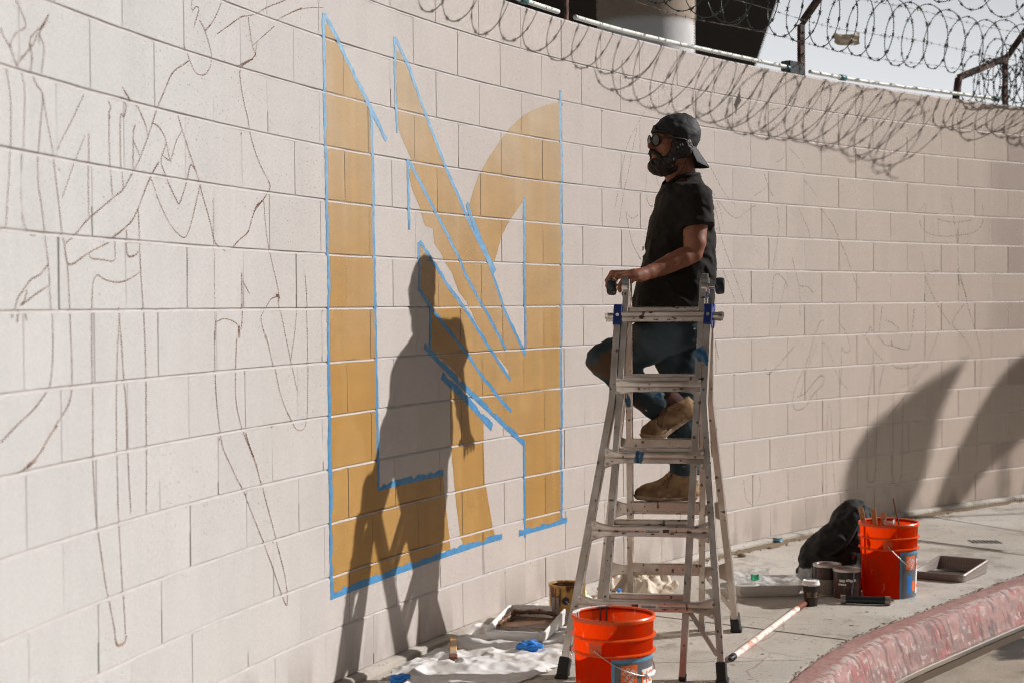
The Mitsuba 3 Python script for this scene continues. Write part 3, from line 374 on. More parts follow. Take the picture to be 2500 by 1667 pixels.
# --- flat marks on the wall: paint that follows the faces and joints of the blocks
def marked(poly, lift=.0009):
    vs, fs, n = [], [], 0; P = shapely.prepared.prep(poly); x0, y0, x1, y1 = poly.bounds
    def emit(reg, fn):
        nonlocal n
        t = flat_tri(reg)
        if t is None: return
        vs.append((t[0], fn(t[0]))); fs.append(t[1] + n); n += len(t[0])
    for row in range(max(0, int((y0 - Z0) // COURSE)), min(ROWS, int((y1 - Z0) // COURSE) + 1)):
        off = 0 if row % 2 == 0 else .5 * BLOCK; z0, z1 = Z0 + row * COURSE + JH / 2, Z0 + (row + 1) * COURSE - JH / 2
        for i in range(int((x0 - off) // BLOCK), int((x1 - off) // BLOCK) + 1):
            s0 = i * BLOCK + off; face = sbox(s0 + JV / 2 + .001, z0 + .001, s0 + BLOCK - JV / 2 - .001, z1 - CH)
            if not P.intersects(face): continue
            emit(poly.intersection(face), lambda v: on_wall(v[:, 0], v[:, 1], np.full(len(v), lift)))
            emit(poly.intersection(sbox(s0 - JV / 2 - .002, z0, s0 + JV / 2 + .002, z1 - CH)), lambda v: wall(v[:, 0], -.0008, v[:, 1]))
        low = sbox(x0, z0 - .0035, x1, z0 + .001)
        emit(poly.intersection(low).segmentize(.05) if P.intersects(low) else Polygon(), lambda v: wall(v[:, 0], -.0020, v[:, 1]))
    v = np.vstack([b for a, b in vs]); uv = np.vstack([a for a, b in vs]); f = np.vstack(fs); m = trimesh.Trimesh(v, f, process=False)
    flip = np.einsum("ij,ij->i", m.face_normals, wnorm(uv[f[:, 0], 0])) < 0; f[flip] = f[flip][:, ::-1]
    return trimesh.Trimesh(v, f, process=False), uv
def rough_edge(poly, amp=.004, step=.012, seed=1):
    out = []
    for g in getattr(poly, "geoms", [poly]):
        g = g.segmentize(step); c = np.array(g.exterior.coords)[:-1]; d = np.roll(c, -1, 0) - np.roll(c, 1, 0); nn = np.stack([d[:, 1], -d[:, 0]], 1); nn /= np.maximum(np.linalg.norm(nn, axis=1, keepdims=True), 1e-9)
        w = meshkit.fbm(np.c_[c * 40, 0 * c[:, :1]], 3, seed) - .5; out.append(Polygon(c + nn * (2 * amp * w)[:, None], [h.coords for h in g.interiors]).buffer(0))
    return unary_union(out)
gold = unary_union([Polygon(p).buffer(0) for p in GOLD]).buffer(.0015)
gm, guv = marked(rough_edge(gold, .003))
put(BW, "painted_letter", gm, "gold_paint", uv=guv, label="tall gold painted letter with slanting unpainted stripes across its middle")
def drawing(lines, bsdf, label, seed):
    polys = []
    for w, pts in lines:
        q = np.array(pts)
        for _ in range(2):      # corner cutting, so that strokes curve
            if len(q) > 2: a, b = q[:-1], q[1:]; q = np.vstack([q[:1], np.stack([.8 * a + .2 * b, .2 * a + .8 * b], 1).reshape(-1, 2), q[-1:]])
        p = LineString(q).segmentize(.03)
        if p.length < .004: continue
        c = np.array(p.coords); t = np.gradient(c, axis=0); t /= np.maximum(np.linalg.norm(t, axis=1, keepdims=True), 1e-9); nn = np.stack([-t[:, 1], t[:, 0]], 1)
        j = (meshkit.fbm(np.c_[c * 9, np.full(len(c), len(polys) * 3.7)], 2, seed) - .5)[:, None]; c = c + nn * j * .006
        hw = (w / 2 * (.55 + .9 * meshkit.fbm(np.c_[c * 14, np.full(len(c), len(polys) * 1.3)], 2, seed + 5)))[:, None]
        for k in range(len(c) - 1):
            q = Polygon([c[k] + nn[k] * hw[k], c[k + 1] + nn[k + 1] * hw[k + 1], c[k + 1] - nn[k + 1] * hw[k + 1], c[k] - nn[k] * hw[k]]).buffer(.00012)
            if q.area > 0: polys.append(q)
    m, uv = marked(unary_union(polys), .0007); put(BW, "line_drawing", m, bsdf, label=label)
drawing(DRAW[0], "sketch_brown", "brown brush line drawing of a figure with outstretched arms at the left end of the wall", 3)
drawing(DRAW[1], "sketch_brown", "brown brush line drawing of a dancing figure just left of the gold letter", 4)
drawing(DRAW[2], "sketch_grey", "grey charcoal sketch of figures on the right part of the wall", 5)
drawing(DRAW[3], "sketch_grey", "grey charcoal sketch lines around the man", 6)
def dashes(n):   # a few chips where the paint has popped off at the joints
    ms = []
    for _ in range(n):
        s = rnd(.3, 9.4); row = int(rnd(0, 14)); off = 0 if row % 2 == 0 else .5 * BLOCK; s = round((s - off) / BLOCK) * BLOCK + off + rnd(-.012, .012); h = Z0 + (row + 1) * COURSE - rnd(.004, .02)
        a = np.linspace(0, 2 * np.pi, 7)[:-1]; r = RNG.uniform(.002, .0055, 6); p = np.c_[s + r * np.cos(a), h + r * np.sin(a)]; v = on_wall(p[:, 0], p[:, 1], np.full(6, .0013))
        ms.append(trimesh.Trimesh(v, [[0, i, i + 1] for i in range(1, 5)], process=False))
    return cat_mesh(*ms)
put(BW, "paint_chip", dashes(46), "sketch_brown", kind="stuff")
tape_labels = ["long upright strip along the left edge of the gold letter", "slanted strip at the top left of the gold letter", "vertical strip on the inner side of the left gold stem", "short vertical strip under the second gold point",
    "long slanted strip from the second gold point to the right stem", "short vertical strip at the third gold point", "slanted strip along the third gold stripe", "slanted strip beside the white gap in the middle", "short vertical strip above the shadow of the head",
    "slanted strip crossing the shadow of the head", "short vertical strip on the shadow of the neck", "slanted strip running from the shadow of the shoulder to the right stem", "thick short slanted strip across the shadow of the shoulder", "slanted strip hanging from the foot of the gold arch",
    "vertical strip inside the gold arch", "long vertical strip down the right edge of the gold letter", "vertical strip inside the foot of the right stem", "wide level strip under the foot of the right stem", "long wide strip under the foot of the gold letter", "wide level strip at the waist of the shadow"]
for k, (w, jag, pts) in enumerate(TAPE):
    p = LineString(pts).segmentize(.008); c = np.array(p.coords); t = np.gradient(c, axis=0); t /= np.maximum(np.linalg.norm(t, axis=1, keepdims=True), 1e-9); nn = np.stack([-t[:, 1], t[:, 0]], 1)
    if (nn[:, 1].mean() < 0) and jag: nn = -nn
    cols = []; nz = lambda sc, sd: meshkit.fbm(np.c_[c * sc, np.full(len(c), k * 2.1)], 3, sd) - .5
    w *= .9; up = w / 2 * (1 - (1.3 if jag else .9) * np.clip(nz(26, 1) * 2.2 + .15, 0, 1)) + .001; dn = w / 2 * (1 - (0 if jag else .7) * np.clip(nz(31, 2) * 2.2, 0, 1))
    for q in np.linspace(0, 1, 5):
        e = c + nn * (up * (1 - q) - dn * q)[:, None]; hj = np.abs((e[:, 1] - Z0) / COURSE - np.round((e[:, 1] - Z0) / COURSE)) * COURSE
        lift = .0013 + .0010 * np.clip(meshkit.noise(np.c_[e * 60, np.full(len(e), k * 1.7)], 3) * 2 - 1.1, 0, 1) - .0022 * np.clip(1 - hj / .006, 0, 1); cols.append(on_wall(e[:, 0], e[:, 1], lift))
    P = np.stack(cols, 1); n_, m_ = P.shape[:2]; a = (np.arange(n_ - 1)[:, None] * m_ + np.arange(m_ - 1)[None]).ravel(); F = np.stack([a, a + m_, a + m_ + 1, a + 1], 1)
    solid("masking_tape", trimesh.Trimesh(P.reshape(-1, 3), np.vstack([F[:, [0, 1, 2]], F[:, [0, 2, 3]]]), process=False), "blue_tape", "blue tape, " + tape_labels[k], "tape", True, "blue masking tape strips around the gold letter")

# ---------------------------------------------------------------- on top of the wall
def pipe_run(s0, s1, label, caps):
    t = thing("conduit", label, "pipe", "white conduit runs on the wall top"); sv = np.arange(s0, s1, .03)
    path = wall(sv, -.035, TOP + .045 + .004 * np.sin(sv * 2.3)); put(t, "pipe", tube(path, .0125, 10), "white_pipe", True)
    for s in np.arange(s0 + .25, s1, .43): p = wall(np.array([s - .012, s, s + .012]), -.035, TOP + .045 + .004 * np.sin(s * 2.3)); put(t, "joint_ring", tube(p, .0136, 10), "white_pipe", True)
    for s in caps: p = wall(np.array([s - .03, s, s + .03]), -.035, TOP + .045 + .004 * np.sin(s * 2.3)); put(t, "coupling", tube(p, .019, 10), "teal_coupling", True)
pipe_run(2.2, 4.33, "white conduit on the wall top left of the thin steel post", [3.95])
pipe_run(4.47, 6.86, "white conduit on the wall top in front of the grey bridge column", [])
pipe_run(7.04, 9.28, "white conduit on the wall top under the razor wire at the right", [7.42, 9.25])
def arm_post(s, hv, out, up, label, w=.048, slim=False):
    t = thing("fence_post", label, "post", "rusty steel posts on the wall"); b = wall(s, -.05, TOP); n = wnorm(s); c = b + V(0, 0, hv); e = c + n * out + V(0, 0, up); th = np.cross(V(0, 0, 1), n)
    ang = lambda p, q, sd: cat_mesh(beam(p, q, w, .006, sd), beam(V(*p) + np.cross(unit(V(*q) - V(*p)), unit(sd)) * w * .5 + unit(sd) * w * .47, V(*q) + np.cross(unit(V(*q) - V(*p)), unit(sd)) * w * .5 + unit(sd) * w * .47, .006, w, sd))
    put(t, "upright", ang(b, c + V(0, 0, .01), th), "rusty_steel"); put(t, "arm", ang(c, e, th), "rusty_steel")
    for k in range(4): q = b + V(0, 0, hv * (.25 + .2 * k)); put(t, "bolt", cyl(q, q + n * .014, .007, 8), "rusty_steel")
    return c, e
P1 = arm_post(4.42, .75, .30, .30, "thin reddish steel post on the wall top in front of the dark bridge", .026)
P2 = arm_post(6.98, .335, .42, .46, "rusty steel post with bent arm beside the junction box", .055)
P3 = arm_post(9.40, .34, .42, .46, "rusty steel post with bent arm at the right edge of the photo", .050)
t = thing("corner_brace", "dark bent steel brace rising from the wall top to the right-hand post", "brace"); q0 = wall(8.80, -.06, TOP); q1 = wall(8.84, -.06, TOP + .17); q2 = wall(9.39, -.03, TOP + .36)
put(t, "foot_bar", beam(q0, q1, .045, .03, wnorm(8.8)), "rusty_steel"); put(t, "strut", beam(q1, q2, .045, .03, V(0, 0, 1)), "rusty_steel")
t = thing("junction_box", "dark metal junction box at the foot of the middle post", "box"); put(t, "housing", bx((.07, .16, .085), wall(6.86, -.05, TOP + .045), frame(wnorm(6.86)) @ np.array([[0, 0, 1], [1, 0, 0], [0, 1, 0]]).T, .006), "black_plastic")
put(t, "fitting", tube(wall(np.array([6.76, 6.78, 6.80]), -.03, TOP + .04), .017, 10), "teal_coupling", True)
def coil(s0, s1, r0, z0, R, pitch, label, seed, hand=1):
    t = thing("razor_wire", label, "razor wire", "coils of razor wire on the wall"); g = np.random.default_rng(seed); n = int((s1 - s0) / pitch * 44); k = np.arange(n); ph = hand * k * 2 * np.pi / 44
    sv = s0 + k * pitch / 44 + .05 * (meshkit.noise(np.c_[k / 30., 0 * k, 0 * k], seed) - .5); rr = R * (1 + .16 * (meshkit.noise(np.c_[k / 60., 0 * k, 0 * k + 3], seed) - .5)); lean = .55 * pitch * np.sin(ph * 1.0)
    dz = .05 * (meshkit.noise(np.c_[k / 90., 0 * k, 0 * k + 8], seed) - .5); do = .05 * (meshkit.noise(np.c_[k / 80., 0 * k, 0 * k + 5], seed) - .5)
    path = wall(sv - .62 * R * np.cos(ph), r0 + do + rr * np.cos(ph), z0 + dz + rr * np.sin(ph)); put(t, "wire", tube(path, .0030, 5), "razor_steel", True)
    bs = []; tan = np.gradient(path, axis=0)
    for i in range(3, n - 3, 4):
        d = unit(tan[i]); F = frame(d, (0.1, .9, .3)); a = g.uniform(0, 6.28); u = F[:, 0] * math.cos(a) + F[:, 1] * math.sin(a); w = np.cross(d, u); c = path[i]
        for sg in (-1, 1):
            for s2 in (-1, 1):
                v = np.array([c + d * .008 * sg + w * .0012, c - d * .002 * sg + w * .0012, c + d * .018 * sg + u * .016 * s2, c + d * .008 * sg - w * .0012]); bs.append(trimesh.Trimesh(v, [[0, 1, 2], [0, 2, 1], [3, 1, 2], [3, 2, 1]], process=False))
        bs.append(xf(bx((.010, .010, .016)), np.stack([u, w, d], 1), c))
    put(t, "barb", cat_mesh(*bs), "razor_steel", kind="stuff")
coil(2.35, 5.6, .33, TOP + .31, .19, .27, "razor wire coil at the top edge of the photo left of the bridge column", 3)
coil(5.4, 9.2, .42, TOP + .285, .20, .235, "lower coil of razor wire looping against the sky between the two right posts", 4, -1)
coil(6.6, 9.7, .74, TOP + .56, .165, .42, "upper coil of razor wire hanging from the top edge of the photo", 6)
coil(8.95, 11.2, -.05, TOP + .17, .17, .095, "dense tangle of razor wire behind the right-hand post", 7, -1)
def barbed(r, z, s0, s1, label, seed):
    t = thing("barbed_wire", label, "barbed wire", "thin strands of barbed wire"); sv = np.arange(s0, s1, .05); path = wall(sv, r, z + .012 * np.sin(sv * 3 + seed)); put(t, "strand", tube(path, .0013, 5), "old_wire", True)
    bs = []
    for i in range(1, len(sv), 2):
        for q in range(2): d = unit(RNG.normal(size=3)); bs.append(cyl(path[i] - d * .011, path[i] + d * .011, .0018, 4))
    put(t, "barb", cat_mesh(*bs), "old_wire", kind="stuff")
barbed(.02, TOP + .20, 5.0, 9.4, "lowest strand of barbed wire under the razor coil", 1); barbed(.05, TOP + .34, 5.0, 9.4, "middle strand of barbed wire through the razor coil", 2); barbed(.20, TOP + .50, 5.0, 9.4, "upper strand of barbed wire near the top edge of the photo", 3)
def rag(c, size, seed, n=26):
    g = np.linspace(-1, 1, n); U, W = np.meshgrid(g, g, indexing="ij"); p = np.stack([U, W, 0 * U], -1); a = meshkit.fbm(p * 1.6 + seed, 3, seed) - .5; b = meshkit.fbm(p * 1.6 + seed + 9, 3, seed + 1) - .5
    v = np.stack([U * (1 + .4 * a), a * 1.5 + .3 * np.sin(4 * U + seed), W * (1 + .5 * b) + .35 * np.abs(U) ** 2], -1).reshape(-1, 3) * np.asarray(size) + np.asarray(c)
    i = (np.arange(n - 1)[:, None] * n + np.arange(n - 1)[None]).ravel(); F = np.stack([i, i + n, i + n + 1, i + 1], 1); return trimesh.Trimesh(v, np.vstack([F[:, [0, 1, 2]], F[:, [0, 2, 3]]]), process=False)
q = wall(6.72, .42, TOP + .155); solid("plastic_bag", rag(q, (.075, .03, .035), 4), "canvas", "torn grey plastic bag caught in the razor wire", "bag", 50)

coil(9.0, 11.6, .10, TOP + .22, .20, .13, "second tangle of old razor wire at the right edge of the photo", 9)
# ---------------------------------------------------------------- ground: sidewalk slabs, kerb, gutter, street
KERB = smooth_path(np.array([(-1.2, -1.5), (-.42, 1.0), (.06, 2.9), (.42, 4.4), (.74, 5.45), (1.05, 6.221), (1.439, 6.987), (1.87, 7.568), (2.30, 8.12), (2.80, 8.73), (3.5, 9.52), (4.6, 10.6), (6.5, 12.1), (9.0, 13.6)]), 14)
kerb_line = LineString(KERB); wl = wall(np.arange(-3.0, 13.0, .1), .03)[:, :2]
walk = Polygon(np.vstack([wl, KERB[::-1]])).buffer(0)
joints = [[(.0, 8.05), (.964, 7.35), (1.439, 6.987), (1.8, 6.7)], [(-.9, 6.5), (.2, 6.56), (1.115, 6.605), (1.7, 6.63)], [(1.9, 10.60), (2.45, 9.859), (2.861, 9.371), (3.3, 8.85)], [(2.55, 11.5), (2.893, 10.875), (3.224, 10.231), (3.9, 9.2)], [(-1.6, 5.2), (.9, 4.9)], [(-1.7, 3.6), (.6, 3.2)], [(-1.9, 2.0), (.3, 1.6)], [(3.9, 12.8), (5.1, 10.4)], [(5.9, 14.2), (7.2, 11.5)]]
cuts = unary_union([LineString(j).buffer(.011 if i != 1 else .003) for i, j in enumerate(joints)] + [kerb_line.buffer(.007)])
thing("sidewalk", kind="structure"); scene["sidewalk"] = ply_(prism(walk, -.30, -.03), "groove")
for g in sorted(walk.difference(cuts).geoms, key=lambda g: g.centroid.y):
    if g.area < .02: continue
    g = rough_edge(g, .0022, .03, 5); put("sidewalk", "slab", prism(g, -.10, 0.0), "concrete")
labels["sidewalk"]["label"] = "dusty beige concrete sidewalk below the painted wall"
def along(path, prof, wob=0.0, seed=0):
    """sweeps (offset to the right, z) along a plan path; uv = (length along, length across)"""
    p = np.asarray(path, float); d = np.gradient(p, axis=0); d /= np.linalg.norm(d, axis=1, keepdims=True); nn = np.stack([d[:, 1], -d[:, 0]], 1); L = np.r_[0, np.cumsum(np.linalg.norm(np.diff(p, axis=0), axis=1))]
    pr = np.array(prof, float); W = np.r_[0, np.cumsum(np.linalg.norm(np.diff(pr, axis=0), axis=1))]; k = len(pr)
    v = np.concatenate([p[:, None, :] + nn[:, None, :] * pr[None, :, :1], np.tile(pr[None, :, 1:], (len(p), 1, 1))], -1)
    uv = np.stack(np.broadcast_arrays(L[:, None], W[None]), -1)
    if wob: q = np.stack([uv[..., 0] * 9, uv[..., 1] * 16, 0 * uv[..., 0] + seed], -1); e = (meshkit.fbm(q, 4, seed) - .5) * wob * np.clip((uv[..., 1] - .10) / .05, 0, 1); v[..., 2] += .7 * e; v[..., :2] += nn[:, None] * e[..., None]
    i = (np.arange(len(p) - 1)[:, None] * k + np.arange(k - 1)[None]).ravel(); F = np.stack([i, i + k, i + k + 1, i + 1], 1); m = trimesh.Trimesh(v.reshape(-1, 3), np.vstack([F[:, [0, 1, 2]], F[:, [0, 2, 3]]]), process=False)
    if m.face_normals[:, 2].mean() < 0: m.invert()
    return m, uv.reshape(-1, 2)
fine = np.stack([np.interp(np.arange(0, kerb_line.length, .012), np.r_[0, np.cumsum(np.linalg.norm(np.diff(KERB, axis=0), axis=1))], KERB[:, i]) for i in (0, 1)], 1)
yy = fine[:, 1]; fine_seen = fine[(yy > 5.2) & (yy < 10.5)]; far_a, far_b = fine[yy <= 5.21][::4], fine[yy >= 10.49][::4]
prof = [(.0035, -.05), (.004, -.002), (.02, 0), (.06, -.001), (.10, -.003), (.118, -.007), (.132, -.016), (.142, -.03), (.15, -.05), (.158, -.08), (.166, -.11), (.174, -.14), (.182, -.165), (.186, -.20)]
pf = np.array(prof); pf = np.stack([np.interp(np.linspace(0, 1, 42), np.linspace(0, 1, len(pf)), pf[:, i]) for i in (0, 1)], 1)
m, uv = along(fine_seen, pf, .011, 3); m2, uv2 = along(far_a, prof); m3_, uv3 = along(far_b, prof)
K = thing("curb", "worn red painted concrete kerb with chipped white edge at the bottom right", "kerb")
scene[K] = ply_(cat_mesh(m, m2, m3_), "curb_paint", True, uv=np.vstack([uv, uv2 + [50, 0], uv3 + [90, 0]]))
seenp = fine[(yy > 4.5) & (yy < 11.5)][::3]
put(K, "steel_edge", along(seenp, [(.186, -.166), (.200, -.166), (.203, -.170), (.203, -.186), (.196, -.190), (.186, -.186)])[0], "chrome", 40, label="bright steel nosing bar along the foot of the kerb")
rv = []
dd = np.gradient(seenp, axis=0); dd /= np.linalg.norm(dd, axis=1, keepdims=True); n2 = np.stack([dd[:, 1], -dd[:, 0]], 1)
thing("gutter", kind="structure"); gm_, guv = along(fine[::2], [(.17, -.235), (.30, -.23), (.42, -.222), (.60, -.212), (.9, -.20)], 0); scene["gutter"] = ply_(gm_, "gutter_concrete", True, uv=guv)
st_, suv = along(fine[::4], [(.88, -.196), (1.2, -.18), (2.2, -.15), (4.0, -.12), (9, -.12)]); thing("street", kind="structure"); scene["street"] = ply_(st_, "asphalt", True)
thing("ground", kind="structure"); scene["ground"] = ply_(bx((300, 300, .1), (0, 60, -.40)), "asphalt")
put(K, "inlet_lip", along(seenp, [(.186, -.19), (.186, -.24)])[0], "groove")
# dirt along the foot of the wall and in the joint behind the kerb
ds = []
for _ in range(900):
    s = 4.6 + 5.2 * rnd() ** .8; r = .035 + abs(RNG.normal(0, .05)) ; c = wall(s, r, .002); a = rnd(.002, .007) * (1.6 if rnd() > .95 else 1); ds.append(xf(trimesh.creation.icosphere(0, a), np.diag([1, 1.2, .5]), c + V(0, 0, a * .2)))
for _ in range(420):
    k = int(rnd(.30, .78) * len(fine)); c = np.r_[fine[k] + RNG.normal(0, .006, 2), .001]; a = rnd(.002, .006); ds.append(xf(trimesh.creation.icosphere(0, a), np.diag([1, 1.3, .6]), c))
for _ in range(70):
    s, r = rnd(1.5, 9.2), rnd(.06, 1.6); c = wall(s, r, .001)
    if walk.contains(shapely.Point(c[:2])): a = rnd(.0015, .004); ds.append(xf(trimesh.creation.icosphere(0, a), np.diag([1, 1.3, .6]), c))
solid("grit", cat_mesh(*ds), "dirt", "brown dirt and grit along the foot of the wall and the kerb joint", "dirt", kind="stuff")
def blot(s0, s1, seed):
    sv = np.arange(s0, s1, .03); w = .03 + .10 * np.clip(meshkit.fbm(np.c_[sv * 3, 0 * sv, 0 * sv], 4, seed) * 1.8 - .5, 0, 1) + .02 * meshkit.fbm(np.c_[sv * 22, 0 * sv, 0 * sv + 4], 2, seed)
    return Polygon(np.vstack([wall(sv, .03)[:, :2], wall(sv, .03 + w)[::-1, :2]])).buffer(0)
dm = prism(rough_edge(blot(4.7, 10.5, 2), .006, .02, 8), -.002, .004); solid("dirt", dm, "dirt", "strip of brown dirt at the foot of the wall", "dirt", kind="stuff")
for c, a, l in (((1.31, 9.32), .022, "brown pebble on the sidewalk right of the ladder foot"), ((1.52, 9.62), .011, "small dark pebble near the foot of the wall"), ((2.02, 6.78), .035, "rounded stone lying in the gutter at the bottom edge")):
    z = 0.0 if a < .03 else -.232; g = trimesh.creation.icosphere(2, a); g.vertices *= np.array([1.25, 1, .6]) * (1 + .35 * (meshkit.fbm(g.vertices * 60 + 5, 2, 3)[:, None] - .5)); solid("stone", xf(g, None, (*c, z + a * .5)), "dirt" if a < .03 else "pier_light", l, "stone", True)
t = thing("utility_cover", "concrete utility cover with a patterned grille set in the sidewalk at the right", "utility cover"); ang = math.atan2(9.371 - 9.859, 2.861 - 2.45); Rc = np.array([[math.cos(ang), -math.sin(ang), 0], [math.sin(ang), math.cos(ang), 0], [0, 0, 1]])
put(t, "lid", bx((.62, .40, .012), (2.80, 9.80, .001), Rc, .003), "concrete")
for k in range(7):
    for j in range(2): put(t, "slot", bx((.016, .05, .004), (2.765 + .026 * k, 9.75 + .07 * j - .004 * k, .0075)), "black_rubber")
# ---------------------------------------------------------------- behind the wall: overpass column, dark pier and deck
t = thing("bridge_column", "round grey and beige bridge column rising behind the wall", "column")
put(t, "shaft", lathe([(.90, -1), (.90, 6.69), (.915, 6.70), (.915, 12.0)], 64, False, None, (2.55, 30.4, 0)), "pier_light", 40)
t = thing("overpass", "dark bridge pier and deck in shade behind the wall", "bridge")
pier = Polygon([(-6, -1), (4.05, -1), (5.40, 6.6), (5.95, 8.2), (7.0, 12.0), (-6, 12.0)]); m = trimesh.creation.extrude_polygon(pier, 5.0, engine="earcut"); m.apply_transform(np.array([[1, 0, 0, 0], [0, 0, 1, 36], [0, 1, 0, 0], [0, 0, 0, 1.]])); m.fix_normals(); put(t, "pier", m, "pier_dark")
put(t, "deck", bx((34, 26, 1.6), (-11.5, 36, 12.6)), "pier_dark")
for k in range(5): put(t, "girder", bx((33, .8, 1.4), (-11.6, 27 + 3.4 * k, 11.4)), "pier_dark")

# across the street, behind the photographer: the opposite side of the road
t = thing("warehouse", "long dull brick warehouse across the street, behind the photographer", "building"); put(t, "wall", bx((64, 10, 19), (-8, -24, 9.4)), "pier_dark"); put(t, "wing", bx((24, 40, 18), (37, -32, 8.9)), "pier_dark"); put(t, "parapet", bx((64.4, 10.4, .4), (-8, -24, 19.1)), "pier_dark")
for k in range(9): put(t, "window", bx((3.2, .12, 2.0), (-35 + 6.6 * k, -18.95, 4.2)), "black_plastic")
# ---------------------------------------------------------------- the folding aluminium ladder
LO, LU, LD = V(.587, 6.775, 0), unit(V(.982, -.19, 0)), unit(V(.19, .982, 0)); LH = 1.60
def lp(u, z, sec, d=0.0):
    """u across, z up, sec -1 front / +1 rear section, d towards the outer side of that section"""
    return LO + LU * u + LD * sec * (.5 * (1 - z / LH) + d) + V(.036 * z, 0, z)
LAD = thing("ladder", "paint-spattered folding aluminium ladder standing open in front of the wall", "ladder")
def channel(pts, w, dep, open_side):
    """rails: a web with two flanges, along a bent path"""
    ms = []
    for a, b in zip(pts[:-1], pts[1:]):
        z = unit(b - a); ms.append((a, b))
    return ms
def rail(uz, sec, w, dep, d0):
    ms = []
    P = [lp(u, z, sec, d0) for u, z in uz]
    for a, b in zip(P[:-1], P[1:]):
        z = unit(b - a); x = unit(LU - z * (LU @ z)); y = np.cross(z, x); R = np.stack([x, y, z], 1); L = np.linalg.norm(b - a); c = (a + b) / 2
        ms += [bx((w, .004, L), c + y * (dep / 2), R, .001), bx((w, .004, L), c - y * (dep / 2), R, .001), bx((.004, dep - .004, L), c + x * (w / 2 - .002) * (1 if uz[0][0] > 0 else -1), R, .0008), bx((.0035, dep - .004, L), c - x * (w / 2 - .004) * (1 if uz[0][0] > 0 else -1), R, .0008)]
    return cat_mesh(*ms)
ZK = [.275 + .2825 * k for k in range(5)]
def uo(z): return .186 if z >= 1.06 else .186 + (1.06 - z) / 1.06 * .126
def rung(z, sec, half, flare, d0):
    """ribbed tread with ends that widen to the rails"""
    us = np.concatenate([np.linspace(-half, -half + .075, 6), np.linspace(-half + .09, half - .09, 4), np.linspace(half - .075, half, 6)]); prof = np.array([(-.018, -.018), (-.018, -.004), (-.014, 0), (-.018, .004), (-.018, .017), (-.014, .021), (.014, .021), (.018, .017), (.018, -.018), (.0, -.022)])
    y = LD * sec; V_ = []
    for u in us:
        e = np.clip((np.abs(u) - (half - .075)) / .075, 0, 1); hs = 1 + flare * e ** 1.6; c = lp(u, z, sec, d0); V_.append(c + np.outer(-prof[:, 0] * (1 - .45 * e * (flare > 0)), y) + np.outer(prof[:, 1] * hs, V(0, 0, 1)))
    V_ = np.array(V_); n, k = V_.shape[:2]; f = []
    for i in range(n - 1):
        for j in range(k): q = (j + 1) % k; f += [[i * k + j, i * k + q, (i + 1) * k + q], [i * k + j, (i + 1) * k + q, (i + 1) * k + j]]
    m = trimesh.Trimesh(V_.reshape(-1, 3), f, process=False); m.fix_normals(); return m
for sec in (-1, 1):
    for sg in (-1, 1):
        put(LAD, "outer_rail", rail([(sg * uo(0.0), .0), (sg * uo(.55), .55), (sg * .186, 1.06), (sg * .186, 1.42)], sec, .027, .062, .0), "aluminium")
        put(LAD, "inner_rail", rail([(sg * .158, .012), (sg * .158, 1.555)], sec, .025, .048, -.002), "aluminium")
        a, b = lp(sg * uo(.0), .0, sec), lp(sg * uo(.07), .072, sec); put(LAD, "rubber_foot", cat_mesh(beam(a, b, .040, .076, LU, .004), bx((.05, .085, .014), a + V(0, 0, .007), np.stack([LU, LD, V(0, 0, 1)], 1), .003)), "black_rubber")
        if sec < 0 or sg > 0: put(LAD, "inner_foot", beam(lp(sg * .158, .0, sec, -.002), lp(sg * .158, .03, sec, -.002), .028, .05, LU, .003), "black_rubber")
        put(LAD, "brace", beam(lp(sg * .17, .262, sec, .012), lp(sg * (uo(.10) - .012), .10, sec, .012), .018, .004, LU), "aluminium")
    for k, z in enumerate(ZK):
        h = uo(z) - .013; put(LAD, "rung", rung(z, sec, h, 1.0 if k < 4 else .0, .022 if k < 4 else .016), "aluminium", 35)
        put(LAD, "inner_rung", rung(z + .019, sec, .146, 0, -.022), "aluminium", 35)
        for sg in (-1, 1):
            if k < 4:
                rv_ = [cyl(lp(sg * (h - .006), z + e, sec, .040), lp(sg * (h - .006), z + e, sec, .0485), .0055, 10) for e in (-.024, .024)]; put(LAD, "rivet", cat_mesh(*rv_), "tin", 40)
            else:
                put(LAD, "lock_clamp", cat_mesh(beam(lp(sg * .186, z - .042, sec, .0), lp(sg * .186, z + .042, sec, .0), .036, .076, LU, .004)), "blue_clamp")
                put(LAD, "clamp_screw", cyl(lp(sg * .186, z + .01, sec, .036), lp(sg * .186, z + .01, sec, .043), .007, 12), "chrome", 40)
                a, b = lp(sg * .20, z + .004, sec, .0), lp(sg * .238, z + .004, sec, .0); put(LAD, "lock_pin", cat_mesh(cyl(a, b, .0125, 16), cyl(b - LU * sg * .010, b + LU * sg * .004, .016, 16, .012), beam(a - V(0, 0, .014), b - V(0, 0, .016), .016, .010, V(0, 0, 1))), "chrome", 40)
for sg in (-1, 1):
    c = LO + LU * (sg * .165) + V(.036 * 1.53, 0, 1.53); put(LAD, "hinge", cat_mesh(cyl(c - LU * .012, c + LU * .012, .052, 32), cyl(c - LU * .016, c + LU * .016, .03, 24), beam(c - V(0, 0, .13), c + V(0, 0, .045), .020, .05, LU), *[cyl(c + .041 * (LD * math.cos(a) + V(0, 0, math.sin(a))) - LU * .015, c + .041 * (LD * math.cos(a) + V(0, 0, math.sin(a))) + LU * .015, .006, 8) for a in np.arange(0, 6.2, .785)]), "chrome", 35)
    put(LAD, "hinge_shaft", cyl(c, c + LU * sg * .05, .013, 16), "chrome", 40)
    k0 = c + LU * sg * .042; put(LAD, "hinge_knob", lathe([(.0, 0), (.026, 0), (.033, .004), (.035, .012), (.034, .03), (.029, .037), (.0, .039)], 28, False, frame(LU * sg), k0), "dark_knob", 40)
